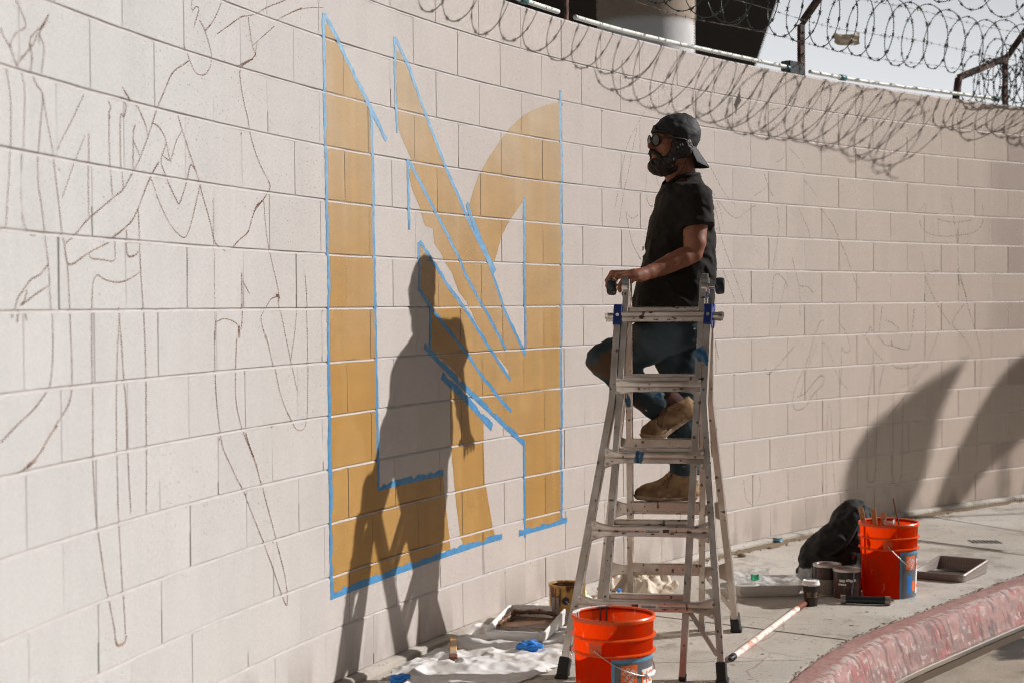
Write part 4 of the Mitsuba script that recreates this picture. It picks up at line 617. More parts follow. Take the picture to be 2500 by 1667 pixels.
def sticker(u, z, w, h, sec, d, m, part, lab=None): put(LAD, part, bx((w, .0012, h), lp(u, z, sec, d), np.stack([LU, LD, V(0, 0, 1)], 1)), m, label=lab)
for k, u in ((1, .03), (0, .0)):
    z = ZK[k]; sticker(u, z + .0035, .105, .017, -1, .0415, "paper_label", "warning_label", "white warning label with tiny print on a rung"); sticker(u + (.036 if k else -.040), z + .0035, .026, .013, -1, .0424, "can_brown", "label_mark")
    for j in range(4): sticker(u + (-.018 if k else .014), z + .009 - .0036 * j, .06 - .006 * (j % 2), .0016, -1, .0424, "ink", "label_print")
a, b = lp(.1985, 1.00, -1, -.002), lp(.1985, 1.31, -1, -.002); put(LAD, "size_strip", beam(a, b, .0015, .022, LU), "yellow_sticker", label="yellow printed strip on the side of the right front rail")
def tape_bit(u, z, w, h, sec, d, tilt, label):
    R = np.stack([LU, LD, V(0, 0, 1)], 1) @ np.array([[math.cos(tilt), 0, -math.sin(tilt)], [0, 1, 0], [math.sin(tilt), 0, math.cos(tilt)]]); g = np.linspace(-.5, .5, 7); U, W = np.meshgrid(g, g, indexing="ij")
    loc = np.stack([U * w, .004 * np.sin(7 * U + 4 * W + z * 9), W * h], -1).reshape(-1, 3); i = (np.arange(6)[:, None] * 7 + np.arange(6)[None]).ravel(); F = np.stack([i, i + 7, i + 8, i + 1], 1)
    solid("tape_scrap", trimesh.Trimesh(loc @ R.T + lp(u, z, sec, d), np.vstack([F[:, [0, 1, 2]], F[:, [0, 2, 3]]]), process=False), "blue_clamp_tape", label, "tape", True)
mat("blue_clamp_tape", (.02, .10, .20), .5)
tape_bit(.165, 1.255, .045, .05, -1, .040, .5, "dark blue tape scrap sticking out of the right front rail under the top rung"); tape_bit(.186, 1.225, .026, .05, -1, .038, .0, "dark blue tape wrapped round the right front rail")
tape_bit(-.06, .845, .030, .048, -1, .045, -.25, "dark blue tape wrapped round the third rung from the bottom"); tape_bit(-.16, 1.05, .018, .06, 1, -.035, .1, "blue tape scrap on the left rear rail"); tape_bit(.0, 1.085, .03, .022, -1, .030, .4, "blue tape scrap under the second rung from the top")
def smear(u, z, w, h, sec, d, seed):
    a = np.linspace(0, 2 * np.pi, 15)[:-1]; r = RNG.uniform(.5, 1.1, 14); L = np.c_[np.cos(a) * r * w / 2, 0 * a, np.sin(a) * r * h / 2]; R = np.stack([LU, LD, V(0, 0, 1)], 1); v = L @ R.T + lp(u, z, sec, d); return trimesh.Trimesh(np.vstack([v, v.mean(0)]), [[14, (i + 1) % 14, i] for i in range(14)], process=False)
sm = [smear(rnd(-.13, .13), ZK[k] - rnd(.006, .012), rnd(.006, .03), rnd(.004, .010), -1, .0413, k) for k in (0, 0, 0, 1, 1, 1, 2, 2, 3, 3, 3)] + [smear(rnd(-.12, .12), ZK[4] - rnd(.0, .014), rnd(.006, .03), rnd(.004, .008), -1, .0355, 4) for _ in range(7)]
put(LAD, "paint_smear", cat_mesh(*sm), "grey_drip", kind="stuff")
# ---------------------------------------------------------------- the man on the ladder
MAN = thing("person", "bearded man in backward black cap, sunglasses, black t-shirt and paint-stained jeans standing on the ladder", "person")
yaw = math.radians(20); HF, HL, HU = V(-math.cos(yaw), -math.sin(yaw), .0), V(math.sin(yaw), -math.cos(yaw), 0), V(0, 0, 1); HC = V(.717, 7.05, 2.161)
HR = np.stack([HF, HL, HU], 1); H = lambda f, l, u: HC + HF * f + HL * l + HU * u
B = Field((.28, 6.66, .60), (1.02, 7.52, 2.32), .0052)
# head and neck
B.ball(H(-.008, 0, .025), (.094, .074, .088), .02, HR).ball(H(.045, 0, -.03), (.056, .058, .082), .02, HR)
for s in (-1, 1):
    B.chain([H(.0, .056 * s, -.05), H(.04, .044 * s, -.088), H(.075, .015 * s, -.098)], [.024, .022, .022], .02)
    B.ball(H(.062, .042 * s, -.012), (.030, .022, .026), .015, HR).cone(H(.088, .012 * s, .026), H(.076, .048 * s, .022), .013, .012, .012)
    B.ball(H(-.010, .078 * s, -.012), (.016, .010, .030), .008, HR)
B.cone(H(.094, 0, .016), H(.117, 0, -.020), .009, .0125, .010).ball(H(.106, .012, -.026), .0085, .006).ball(H(.106, -.012, -.026), .0085, .006)
B.cone(H(.093, -.018, -.060), H(.097, .018, -.060), .009, .009, .01).cone(H(-.028, 0, -.06), (.765, 7.09, 1.98), .055, .058, .03).cone(H(.035, 0, -.10), (.735, 7.07, 1.99), .030, .045, .03)
# trunk under the clothes
B.loft([(1.36, .735, 7.10, .12, .14), (1.55, .725, 7.10, .12, .135), (1.75, .748, 7.10, .105, .145), (1.90, .765, 7.10, .085, .165), (1.97, .765, 7.09, .065, .09)], .03)
# near arm and hand
E1, WR = V(.778, 6.885, 1.672), V(.548, 6.82, 1.580)
B.chain([(.795, 6.935, 1.900), (.792, 6.905, 1.80), (.787, 6.885, 1.72), E1], [.056, .051, .045, .040], .008).cone((.778, 6.90, 1.80), (.776, 6.89, 1.72), .042, .034, .02)
B.chain([E1, (.735, 6.87, 1.655), (.685, 6.857, 1.634), (.635, 6.843, 1.611), (.59, 6.83, 1.594), WR], [.039, .0425, .041, .036, .030, .0250], .004)
B.cone(WR, (.515, 6.815, 1.580), .0245, .026, .02)
KN = {"index": V(.425, 6.855, 1.590), "middle": V(.432, 6.830, 1.586), "ring": V(.447, 6.806, 1.577), "little": V(.470, 6.786, 1.567)}
for n_, k_ in KN.items(): B.cone(V(.520, 6.815, 1.580) + (k_ - V(.445, 6.82, 1.58)) * .35, k_, .0185, .0125, .010)
B.chain([KN["index"], (.404, 6.857, 1.560), (.404, 6.853, 1.535), (.412, 6.85, 1.518)], [.0115, .0098, .0088, .0078], .004)
B.chain([KN["middle"], (.405, 6.829, 1.553), (.408, 6.826, 1.524), (.418, 6.822, 1.504)], [.0118, .0100, .0090, .0080], .004)
B.chain([KN["ring"], (.423, 6.802, 1.548), (.424, 6.797, 1.522), (.431, 6.795, 1.508)], [.0115, .0096, .0086, .0077], .004)
B.chain([KN["little"], (.454, 6.776, 1.543), (.449, 6.773, 1.523), (.452, 6.774, 1.511)], [.0100, .0086, .0078, .0070], .004)
B.chain([(.512, 6.845, 1.570), (.494, 6.868, 1.548), (.474, 6.872, 1.530), (.458, 6.868, 1.517)], [.018, .0135, .011, .0095], .008)
# far arm, hanging slightly forward
E2, W2 = V(.800, 7.37, 1.66), V(.700, 7.40, 1.42)
B.chain([(.765, 7.28, 1.905), (.80, 7.335, 1.80), E2], [.056, .048, .040], .02).chain([E2, (.765, 7.38, 1.58), W2], [.038, .040, .026], .02).cone(W2, (.672, 7.405, 1.365), .026, .027, .015)
for i, (a, b) in enumerate(((-.030, .0), (-.010, .01), (.010, .012), (.028, .008))):
    o = V(.655, 7.41 + a, 1.335); B.chain([V(.672, 7.405 + a * .6, 1.365), o, o + V(-.020 - b, .004 * i, -.034), o + V(-.028 - b, .004 * i, -.064)], [.015, .0105, .009, .0075], .005)
B.chain([(.690, 7.375, 1.385), (.650, 7.352, 1.362), (.622, 7.350, 1.335)], [.016, .012, .0095], .006)
# legs inside the trousers
B.chain([(.755, 7.16, 1.36), (.742, 7.17, 1.06), (.756, 7.14, .74), (.757, 7.145, .63)], [.075, .052, .040, .038], .02).chain([(.745, 7.06, 1.36), (.41, 7.08, 1.216), (.63, 7.07, 1.02), (.70, 7.075, .975)], [.075, .048, .038, .036], .02)
put(MAN, "body", B.mesh(5), "skin", True)
put(MAN, "lips", Field((.55, 6.9, 2.0), (.75, 7.1, 2.2), .003).cone(H(.097, -.018, -.0545), H(.097, .018, -.0545), .0058, .0058, .003).cone(H(.104, -.006, -.053), H(.104, .006, -.053), .0050, .0050, .004).cone(H(.096, -.016, -.066), H(.096, .016, -.066), .0068, .0068, .003).cone(H(.101, -.004, -.066), H(.101, .004, -.066), .0060, .0060, .004).mesh(3), "lips", True)
# beard, moustache and the hair at the temples
D = Field((.50, 6.86, 1.94), (.90, 7.24, 2.26), .0042)
D.ball(H(.070, 0, -.105), (.056, .050, .040), .02, HR).ball(H(.040, 0, -.112), (.055, .055, .032), .02, HR)
for s in (-1, 1):
    D.chain([H(.018, .068 * s, .020), H(.022, .068 * s, -.030), H(.040, .058 * s, -.075), H(.075, .035 * s, -.100)], [.013, .016, .022, .028], .02)
    D.chain([H(.114, .004 * s, -.041), H(.105, .022 * s, -.046), H(.090, .036 * s, -.062), H(.082, .038 * s, -.085)], [.0075, .0085, .0105, .018], .008)
    D.chain([H(-.03, .070 * s, .02), H(-.028, .072 * s, -.03), H(-.045, .060 * s, -.055)], [.020, .018, .016], .02)
D.ball(H(-.062, 0, -.04), (.035, .052, .040), .02, HR)
for s in (-1, 1): D.ball(H(-.004, .064 * s, -.018), (.046, .026, .056), .02, HR)
put(MAN, "hair", D.noise(.007, 90, 3).mesh(1), "hair", True, label="full dark beard with moustache and dark hair at the temples")
# backward cap
C = Field((.52, 6.88, 2.05), (.90, 7.24, 2.34), .004)
C.ball(H(-.010, 0, .030), (.106, .094, .096), .01, HR).ball(H(-.040, 0, .050), (.078, .087, .078), .02, HR); nrm = HF * .42 + HU * -1.0
C.cut(H(.090, 0, .046), nrm); C.noise(.006, 26, 5); cap = C.mesh(4)
put(MAN, "cap", cap, "cap_cloth", True, label="black baseball cap worn backward")
tt = np.linspace(-math.radians(72), math.radians(72), 25); rr = np.linspace(0, 1, 6); br = []
for o in (0, .004):
    for t_ in tt:
        for q in rr: br.append(H(-.008 - .098 * math.cos(t_) - (.058 * q) * math.cos(t_) ** .6, .083 * math.sin(t_) * (1 + .10 * q), -.010 - .022 * math.cos(t_) - .075 * q * math.cos(t_) ** .5 - .030 * (math.sin(t_) ** 2) * q + o))
br = np.array(br); n_, m_ = len(tt), len(rr); fs = []
for i in range(n_ - 1):
    for j in range(m_ - 1): a = i * m_ + j; fs += [[a, a + m_, a + m_ + 1], [a, a + m_ + 1, a + 1], [a + n_ * m_, a + n_ * m_ + m_ + 1, a + n_ * m_ + m_], [a + n_ * m_, a + n_ * m_ + 1, a + n_ * m_ + m_ + 1]]
put(MAN, "cap_brim", trimesh.Trimesh(br, fs, process=False), "cap_cloth", 40)
ph = np.linspace(math.radians(-62), math.radians(62), 30); strap = np.array([H(-.006 + .103 * math.cos(p), .086 * math.sin(p), .050 - .010 * (1 - math.cos(p)) * 3) for p in ph])
put(MAN, "cap_strap", cat_mesh(tube(strap, .007, 8), tube(strap + HU * .012 - HF * .004, .006, 8), bx((.010, .03, .022), H(.097, .010, .062), HR, .003)), "cap_cloth", True)
arc = np.array([H(-.012 - .035 * math.sin(p) * 1.0, .089 * math.cos(p), .040 + .090 * math.sin(p)) for p in np.linspace(0.05, math.pi - .05, 30)]); put(MAN, "cap_seam", tube(arc, .0035, 6), "cap_cloth", True)
# sunglasses on a cord
gl = []
for s in (-1, 1):
    c = H(.108 - .004, .034 * s, .006); R = frame(HF * 1.0 + HL * .22 * s); a = np.linspace(0, 2 * np.pi, 33); gl.append(tube(np.array([c + R @ V(.0265 * math.cos(q), .0245 * math.sin(q), 0) for q in a]), .0034, 8)); put(MAN, "lens", lathe([(.0, -.001), (.026, -.001), (.026, .001), (.0, .0015)], 30, False, R @ np.diag([1, .93, 1]), c), "lens", 30)
    gl.append(tube(np.array([H(.098, .064 * s, .014), H(.06, .092 * s, .013), H(.0, .096 * s, .008), H(-.04, .088 * s, -.005)]), [.0045, .005, .004, .0035], 8))
gl.append(tube(np.array([H(.112, -.010, .012), H(.116, 0, .015), H(.112, .010, .012)]), .003, 8)); put(MAN, "sunglasses", cat_mesh(*gl), "black_plastic", 40)
R = frame(HL + HF * .3); c = H(.088, .070, .016); put(MAN, "sunglasses_emblem", tube(np.array([c + R @ V(.0028 * math.cos(q), .0045 * math.sin(q), 0) for q in np.linspace(0, 6.2832, 17)]), .0008, 6), "gold_dot", True)
cord = smooth_path([H(-.03, .080, -.01), H(-.02, .074, -.085), H(.012, .058, -.145), H(.045, .035, -.172), H(.058, .03, -.182)], 6); lo = np.array([H(.058 + .010 * math.sin(q) + .004, .03, -.196 - .014 * math.cos(q) * -1.0 - .002) for q in np.linspace(0, 6.28, 15)])
put(MAN, "cord", cat_mesh(tube(cord, .0022, 6), tube(lo, .0014, 6)), "black_rubber", True)
kr = KN["ring"] * .45 + V(.423, 6.802, 1.548) * .55; Rr = frame(V(.423, 6.802, 1.548) - KN["ring"]); put(MAN, "finger_ring", tube(np.array([kr + Rr @ V(.0118 * math.cos(q), .0118 * math.sin(q), 0) for q in np.linspace(0, 6.2832, 21)]), .0018, 6), "silver", True)
# t-shirt
S = Field((.46, 6.78, 1.36), (1.0, 7.46, 2.08), .007)
S.chain([(.795, 6.925, 1.900), (.797, 6.90, 1.78), (.795, 6.88, 1.72)], [.072, .066, .064], .02); S.cut((.795, 6.89, 1.795), (.10, -.15, -1))
S2 = Field((.46, 6.78, 1.36), (1.0, 7.46, 2.08), .007); S2.chain([(.765, 7.30, 1.905), (.80, 7.345, 1.80), (.805, 7.36, 1.72)], [.068, .068, .064], .02); S2.cut((.80, 7.34, 1.79), (.05, .25, -1)); S.f = np.minimum(S.f, S2.f)
S.loft([(1.385, .690, 7.10, .172, .185), (1.418, .696, 7.10, .174, .188), (1.475, .707, 7.10, .176, .188), (1.55, .723, 7.10, .168, .182), (1.645, .737, 7.10, .156, .180), (1.739, .745, 7.10, .146, .188), (1.834, .753, 7.10, .134, .195), (1.890, .760, 7.105, .122, .212), (1.935, .763, 7.105, .110, .200), (1.968, .760, 7.10, .092, .150), (1.990, .758, 7.09, .082, .100), (2.012, .757, 7.08, .072, .076)], .035, 2.3)
def folds(F, amp, seed):
    near = np.abs(F.f) < .03; p = F.lo + np.argwhere(near) * F.h; q = np.stack([p[:, 0] * 5 + p[:, 2] * 7, p[:, 1] * 5, p[:, 2] * 3 - p[:, 0] * 3], -1); a = 1 - np.abs(meshkit.fbm(q * 2.1, 3, seed) * 2 - 1) * 2.4; F.f[near] += (amp * a).astype(np.float32)
folds(S, -.010, 2)
S.ball(H(-.032, 0, -.09) + V(-.01, 0, -.075), (.072, .074, .085), 0, None, True)
put(MAN, "t_shirt", S.mesh(4), "shirt", True, label="loose black short-sleeved t-shirt")
col = np.array([(.752 + .076 * math.cos(q), 7.082 + .080 * math.sin(q), 2.012 - .030 * (math.cos(q) < 0) * math.cos(q) ** 2 + .012 * math.cos(q)) for q in np.linspace(0, 6.2832, 41)]); put(MAN, "collar", tube(col, .0085, 8), "shirt", True)
put(MAN, "paint_spot", cat_mesh(*[xf(trimesh.creation.icosphere(2, r), np.diag([.5, 1, 1.6]), c) for r, c in ((.006, (.572, 7.02, 1.70)), (.005, (.567, 6.985, 1.695)), (.008, (.595, 6.975, 1.60)), (.005, (.602, 6.97, 1.612)))]), "paper_label", True, kind="stuff")
# jeans
lo, hi = (.28, 6.9, .62), (.95, 7.36, 1.52)
J = Field(lo, hi, .007); J.chain([(.765, 7.165, 1.37), (.735, 7.17, 1.22), (.742, 7.17, 1.06), (.752, 7.155, .90), (.757, 7.14, .72), (.757, 7.14, .64)], [.100, .092, .072, .066, .060, .058], .03); J.cut((.757, 7.14, .715), (.0, 0, -1))
J2 = Field(lo, hi, .007); J2.chain([(.40, 7.08, 1.220), (.50, 7.075, 1.128), (.635, 7.07, 1.010), (.70, 7.07, .955)], [.067, .066, .054, .05], .02); J2.cut((.648, 7.07, .999), (.74, 0, -.66)); J2.chain([(.752, 7.06, 1.372), (.58, 7.07, 1.285), (.402, 7.08, 1.220)], [.104, .086, .068], .03)
J.f = np.minimum(J.f, J2.f); J.loft([(1.30, .74, 7.11, .12, .14), (1.40, .725, 7.10, .15, .165), (1.46, .715, 7.10, .158, .168)], .04); folds(J, -.009, 7)
put(MAN, "jeans", J.mesh(4), "denim", True, label="dark blue jeans with paint spatters, left knee raised")
tear = cat_mesh(*[xf(trimesh.creation.icosphere(2, .010), np.diag([1.5, .4, .45]) , c) for c in ((.785, 7.09, 1.205), (.80, 7.08, 1.15))])
def shoe(key, heel, ball, toe, collar, lab):
    heel, ball, toe, collar = V(*heel), V(*ball), V(*toe), V(*collar); up1 = unit(np.cross(unit(heel - ball), V(0, 1, 0))); up1 = up1 if up1[2] > 0 else -up1; up2 = unit(np.cross(unit(ball - toe), V(0, 1, 0))); up2 = up2 if up2[2] > 0 else -up2
    lo = np.min([heel, ball, toe, collar], 0) - .10; hi = np.max([heel, ball, toe, collar], 0) + .10
    def base(g): 
        F = Field(lo, hi, .0042); mid = .5 * (heel + ball); side = V(0, .010, 0)
        F.chain([heel + up1 * .036, mid + up1 * .038, ball + up1 * .036 - side, ball * .45 + toe * .55 + up2 * .033, toe + up2 * .028 + (ball - toe) * .10], [.036 + g, .034 + g, .043 + g, .038 + g, .024 + g], .025); return F
    U_ = base(0); U_.chain([heel + up1 * .05, heel * .70 + collar * .30 + up1 * .02, collar], [.036, .042, .048], .025).cone(mid_ := .5 * (heel + ball) + up1 * .055, collar + unit(ball - heel) * .012, .034, .044, .03).cone(ball + up1 * .045, collar + unit(ball - heel) * .025, .026, .036, .03)
    for c_, n_ in ((ball + up1 * .004, -up1), (ball + up2 * .004, -up2)): U_.cut(c_, n_)
    ax = unit(collar - (heel * .8 + ball * .2)); U_.cut(collar, ax); U_.noise(.005, 34, 3)
    SO = base(.006)
    for c_, n_ in ((ball, -up1), (ball, -up2)): SO.cut(c_, n_)
    sl, p = SO.region(SO.lo, SO.lo + SO.h * (SO.n - 1), 0); SO.f = np.maximum(SO.f, np.maximum(-(( p - ball) @ -up1), -((p - ball) @ -up2)) * 0 + np.minimum(np.maximum((p - ball) @ up1, -9), np.maximum((p - ball) @ up2, -9)) - .022)
    k = put(MAN, key, U_.mesh(3), "suede", True, label=lab); put(k, "sole", SO.mesh(3), "shoe_sole", True)
    fw = unit(ball - heel); la = []
    for i in range(5):
        c = ball + up1 * .074 + (collar + fw * .058 - ball - up1 * .074) * (i / 4.6) + up1 * .004; la.append(tube(np.array([c + V(0, -.030, 0) - up1 * .010, c + V(0, -.012, 0) + up1 * .004, c + V(0, .012, 0) + up1 * .006, c + V(0, .03, 0) - up1 * .010]), .003, 6))
    c = collar + fw * .052; la += [tube(smooth_path([c + V(0, -.02, 0), c + V(-.012, -.05, -.01), c + V(-.03, -.055, -.06), c + V(-.045, -.05, -.10)], 5), .0026, 6), tube(smooth_path([c + V(0, -.02, 0), c + V(-.02, -.045, -.02), c + V(-.05, -.05, -.05), c + V(-.03, -.055, -.085)], 5), .0026, 6)]
    put(k, "laces", cat_mesh(*la), "lace", True)
shoe("shoe", (.778, 7.14, .592), (.640, 7.125, .594), (.545, 7.115, .602), (.752, 7.14, .716), "tan suede high-top work shoe flat on the rung")
shoe("shoe", (.788, 7.085, .960), (.652, 7.065, .872), (.572, 7.06, .874), (.722, 7.075, 1.036), "tan suede work shoe with its heel lifted off the rung")
put(MAN, "sock", cyl((.757, 7.14, .69), (.757, 7.14, .735), .047, 20), "sock", 40); put(MAN, "sock", cyl((.728, 7.075, 1.005), (.672, 7.07, 1.055), .046, 20), "sock", 40)
# ---------------------------------------------------------------- things on the ground
def bucket(name, loc, label, lid=False):
    t = thing(name, label, "bucket", "orange paint buckets on the sidewalk"); x, y, z = loc; h, r0, r1 = .365, .129, .143
    rz = lambda q: r0 + (r1 - r0) * q / h
    prof = [(.0, .008), (r0 - .012, .006), (r0 - .004, .0), (r0, .006)] + [(rz(q), q) for q in np.linspace(.03, h, 24)]
    put(t, "wall", lathe(prof, 72, False, None, loc), "orange_plastic", 30); k = t
    put(t, "rim", lathe([(r1 - .001, h - .010), (r1 + .006, h - .012), (r1 + .0065, h - .002), (r1 + .003, h + .003), (r1 - .003, h + .002), (r1 - .004, h - .004)], 72, False, None, loc), "orange_rim", 30)
    for q in (.295, .240): put(t, "rib", lathe([(rz(q) - .001, q - .004), (rz(q) + .011, q + .000), (rz(q) + .012, q + .004), (rz(q) - .001, q + .007)], 72, False, None, loc), "orange_rim", 30)
    return t
def wrap(t, part, mesh2, loc, a0, z0, off, bsdf, label=None):
    """bends a flat mesh (x right, y up) round the bucket; a0 the bearing of its middle"""
    m = mesh2.copy(); m = m.subdivide_to_size(.02) if len(m.vertices) < 4000 else m; v = m.vertices; r = .129 + .014 * (v[:, 1] + z0) / .365 + off; a = a0 + v[:, 0] / .138; m.vertices = np.stack([loc[0] + (r + v[:, 2] * .4) * np.cos(a), loc[1] + (r + v[:, 2] * .4) * np.sin(a), loc[2] + z0 + v[:, 1]], 1)
    return put(t, part, m, bsdf, label=label)
def quad(w, h, cx=0, cy=0, rot=0): return xf(trimesh.creation.box((w, h, .0006)), np.array([[math.cos(rot), -math.sin(rot), 0], [math.sin(rot), math.cos(rot), 0], [0, 0, 1]]), (cx, cy, 0))
def words(s, h, cx, cy, rot=0, bold=True):
    m = meshkit.text_mesh(s, h, .0006, bold); b = m.bounds.mean(0); m.vertices -= [b[0], b[1], 0]; return xf(m, np.array([[math.cos(rot), -math.sin(rot), 0], [math.sin(rot), math.cos(rot), 0], [0, 0, 1]]), (cx, cy, 0))
def bucket_label(t, loc, a0, wide):
    L = lambda p, m, o, b, lab=None: wrap(t, p, m, loc, a0, .115, o, b, lab)
    L("label_border", quad(.205, .235), .0012, "label_blue"); L("label_panel", quad(.190, .215, .004, -.004), .0020, "label_grey", "grey blue label printed on the bucket")
    L("logo_square", quad(.062, .068, -.038, .062), .0028, "label_orange"); rt = math.radians(47)
    for s_, d in (("THE", .0185), ("HOME", .0), ("DEPOT", -.0185)): L("logo_word", words(s_, .0125, -.038 - d * math.sin(rt), .062 + d * math.cos(rt), rt), .0036, "label_white")
    L("slogan_panel", quad(.075, .17, .052, -.010), .0026, "label_white"); L("slogan_word", words("HO", .038, .050, .046), .0036, "label_orange")
    L("slogan_bar", quad(.060, .020, .052, -.06), .0034, "label_orange")
    if wide: L("picture_patch", quad(.032, .09, -.045, -.045), .0026, "blue_plastic"); L("picture_patch", quad(.028, .05, -.012, -.055), .0030, "label_orange")
def bail(t, loc, a_lug, drop):
    x, y, z = loc; p0 = V(x + .145 * math.cos(a_lug), y + .145 * math.sin(a_lug), z + .262); p1 = V(x - .145 * math.cos(a_lug), y - .145 * math.sin(a_lug), z + .262); c = .5 * (p0 + p1); u = unit(p0 - p1); dn = unit(V(*drop))
    pts = np.array([c + u * .150 * math.cos(q) + dn * .172 * math.sin(q) for q in np.linspace(0, math.pi, 40)]); put(t, "handle", tube(pts, .0022, 8), "chrome", True); put(t, "grip", tube(pts[17:24], .0075, 12), "label_white", True)
    for a in (a_lug, a_lug + math.pi): wrap(t, "handle_lug", quad(.046, .042), loc, a, .266, .0035, "orange_rim")
LB = (.349, 5.72, 0.); t = bucket("bucket", LB, "orange bucket with paint drips in front of the ladder"); bucket_label(t, LB, -math.pi / 2 + .62, False); bail(t, LB, -math.pi / 2 - .52, (.72, -.40, -.57))
def drips(loc, a0, a1, mat_, lens, t):
    ms = []
    for i, l in enumerate(lens):
        a = a0 + (a1 - a0) * (i + .5) / len(lens); ms.append(tube(np.array([(loc[0] + (.1405 - q * .04) * math.cos(a + .01 * math.sin(30 * q)), loc[1] + (.1405 - q * .04) * math.sin(a), loc[2] + .364 - q) for q in np.linspace(0, l, 9)]), np.r_[np.full(8, .0035), .0045], 8))
    aa = np.linspace(a0, a1, 12); ms.append(tube(np.array([(loc[0] + .1405 * math.cos(a), loc[1] + .1405 * math.sin(a), loc[2] + .364) for a in aa]), .0042, 8)); put(t, "paint_drip", cat_mesh(*ms), mat_, True)
drips(LB, 2.55, 3.0, "paint_drip", (.09, .05, .11), t); drips(LB, 1.60, 1.92, "grey_drip", (.12, .13), t); aa = np.linspace(1.7, 3.1, 40); put(t, "rim_paint", tube(np.array([(LB[0] + .144 * math.cos(a), LB[1] + .144 * math.sin(a), .3655) for a in aa]), .0045, 8), "paint_drip", True)
RB = (1.868, 8.07, 0.); t = bucket("bucket", RB, "orange bucket holding stir sticks beside the black bag on the sidewalk"); bucket_label(t, RB, -math.pi / 2 + .92, True); bail(t, RB, -math.pi / 2 - .25, (.62, -.35, -.70))
def stick(a, b, w, d, m, label, oval=False):
    t = thing("stir_stick", label, "stick", "sticks standing in the right orange bucket"); a, b = V(*a), V(*b); put(t, "shaft", beam(a, b, w, d, V(1, -.3, 0), .002), m)
    if oval: R = frame(b - a); sd = unit(V(1, -.3, 0) - R[:, 2] * (R[:, 2] @ V(1, -.3, 0))); nn = np.cross(R[:, 2], sd); nn = nn if nn[1] < 0 else -nn; c = b - R[:, 2] * .045 + nn * (d / 2 + .0006); put(t, "print_oval", tube(np.array([c + sd * .0085 * math.cos(q) + R[:, 2] * .015 * math.sin(q) for q in np.linspace(0, 6.2832, 25)]), .0012, 6), "ink", True)
stick((1.80, 8.06, .06), (1.735, 8.10, .435), .026, .005, "wood", "pale wooden stir stick leaning out of the left of the right bucket", True); stick((1.84, 8.12, .06), (1.812, 8.16, .420), .026, .005, "wood", "pale wooden stir stick behind another in the right bucket"); stick((1.85, 8.05, .06), (1.835, 8.04, .415), .027, .005, "wood", "upright pale wooden stir stick with oval print in the right bucket", True)
stick((1.955, 8.08, .2), (1.905, 8.13, .475), .008, .006, "dark_wood", "thin reddish brown rod standing in the right bucket")
solid("crumpled_paper", rag((1.862, 8.02, .345), (.028, .022, .03), 11), "paper_label", "crumpled white paper in the right orange bucket", "paper", 50)
# paint cans and cup
def can(loc, r, h, m, label, lid=True, band=None):
    t = thing("paint_can", label, "paint can"); put(t, "wall", lathe([(.0, .002), (r - .002, .002), (r, .004), (r, h - .012)], 48, False, None, loc), m, 30); put(t, "rim", lathe([(r - .001, h - .014), (r + .003, h - .012), (r + .003, h - .002), (r, h), (r - .008, h - .001), (r - .010, h - .008)], 48, False, None, loc), "tin" if lid else "gold_can", 30); put(t, "base_ring", lathe([(r, .0), (r + .0025, .002), (r + .0025, .006), (r, .008)], 48, False, None, loc), "tin", 30)
    if lid: put(t, "lid", lathe([(r - .009, h - .008), (r - .012, h - .005), (r - .020, h - .005), (r - .022, h - .009), (.0, h - .009)], 48, False, None, loc), "can_lid", 30)
    return t
def can_panel(t, loc, r, a0, z0, w, h, m, part):
    g = trimesh.creation.box((w, h, .0006)).subdivide_to_size(.015); v = g.vertices; a = a0 + v[:, 0] / r; g.vertices = np.stack([loc[0] + (r + .0008 + v[:, 2]) * np.cos(a), loc[1] + (r + .0008 + v[:, 2]) * np.sin(a), loc[2] + z0 + v[:, 1]], 1); put(t, part, g, m)
c1 = (1.567, 8.10, 0); t = can(c1, .068, .155, "can_dark", "dark paint can with white label left of another can, behind the coffee cup"); can_panel(t, c1, .068, -1.75, .045, .09, .075, "tray_grey", "label"); can_panel(t, c1, .068, -2.2, .115, .05, .045, "can_brown", "label")
c2 = (1.640, 7.97, 0); t = can(c2, .067, .152, "can_brown", "dark brown paint can right next to the orange bucket with stir sticks"); can_panel(t, c2, .067, -1.6, .122, .13, .030, "can_dark", "label")
for i, (w, a) in enumerate(((.030, -2.15), (.020, -1.70), (.018, -1.42), (.014, -1.2))): can_panel(t, c2, .067, a, .098 + .004 * (i % 2), w, .012, "paper_label", "print_bar")
can_panel(t, c2, .067, -2.15, .080, .04, .009, "paper_label", "print_bar")
c3 = (.243, 7.42, 0); t = can(c3, .083, .185, "gold_can", "open gold paint can running with brown paint, beside the drop sheet", False); put(t, "paint_surface", lathe([(.0, .11), (.081, .11)], 40, False, None, c3), "brown_paint"); put(t, "inner_wall", lathe([(.0815, .11), (.0815, .176)], 48, False, None, c3), "brown_paint", 30)
a_ = -math.pi / 2 - .12; e = V(c3[0] + .084 * math.cos(a_), c3[1] + .084 * math.sin(a_), .118); put(t, "handle_lug", cyl(e, e + .006 * V(math.cos(a_), math.sin(a_), 0), .017, 24), "black_plastic", 40); put(t, "handle", tube(smooth_path([e + V(0, -.008, 0), e + V(.05, -.04, -.035), e + V(.11, -.03, -.07), e + V(.17, .05, -.08)], 8), .0014, 6), "tin", True)
can_panel(t, c3, .083, -1.60, .045, .034, .055, "tray_grey", "label"); can_panel(t, c3, .083, -2.35, .08, .045, .10, "tray_grey", "label")
for a, l in ((-2.0, .07), (-2.3, .10), (-1.25, .06), (-2.55, .05)): can_panel(t, c3, .083, a, .176 - l / 2, .007, l, "brown_paint", "paint_drip")
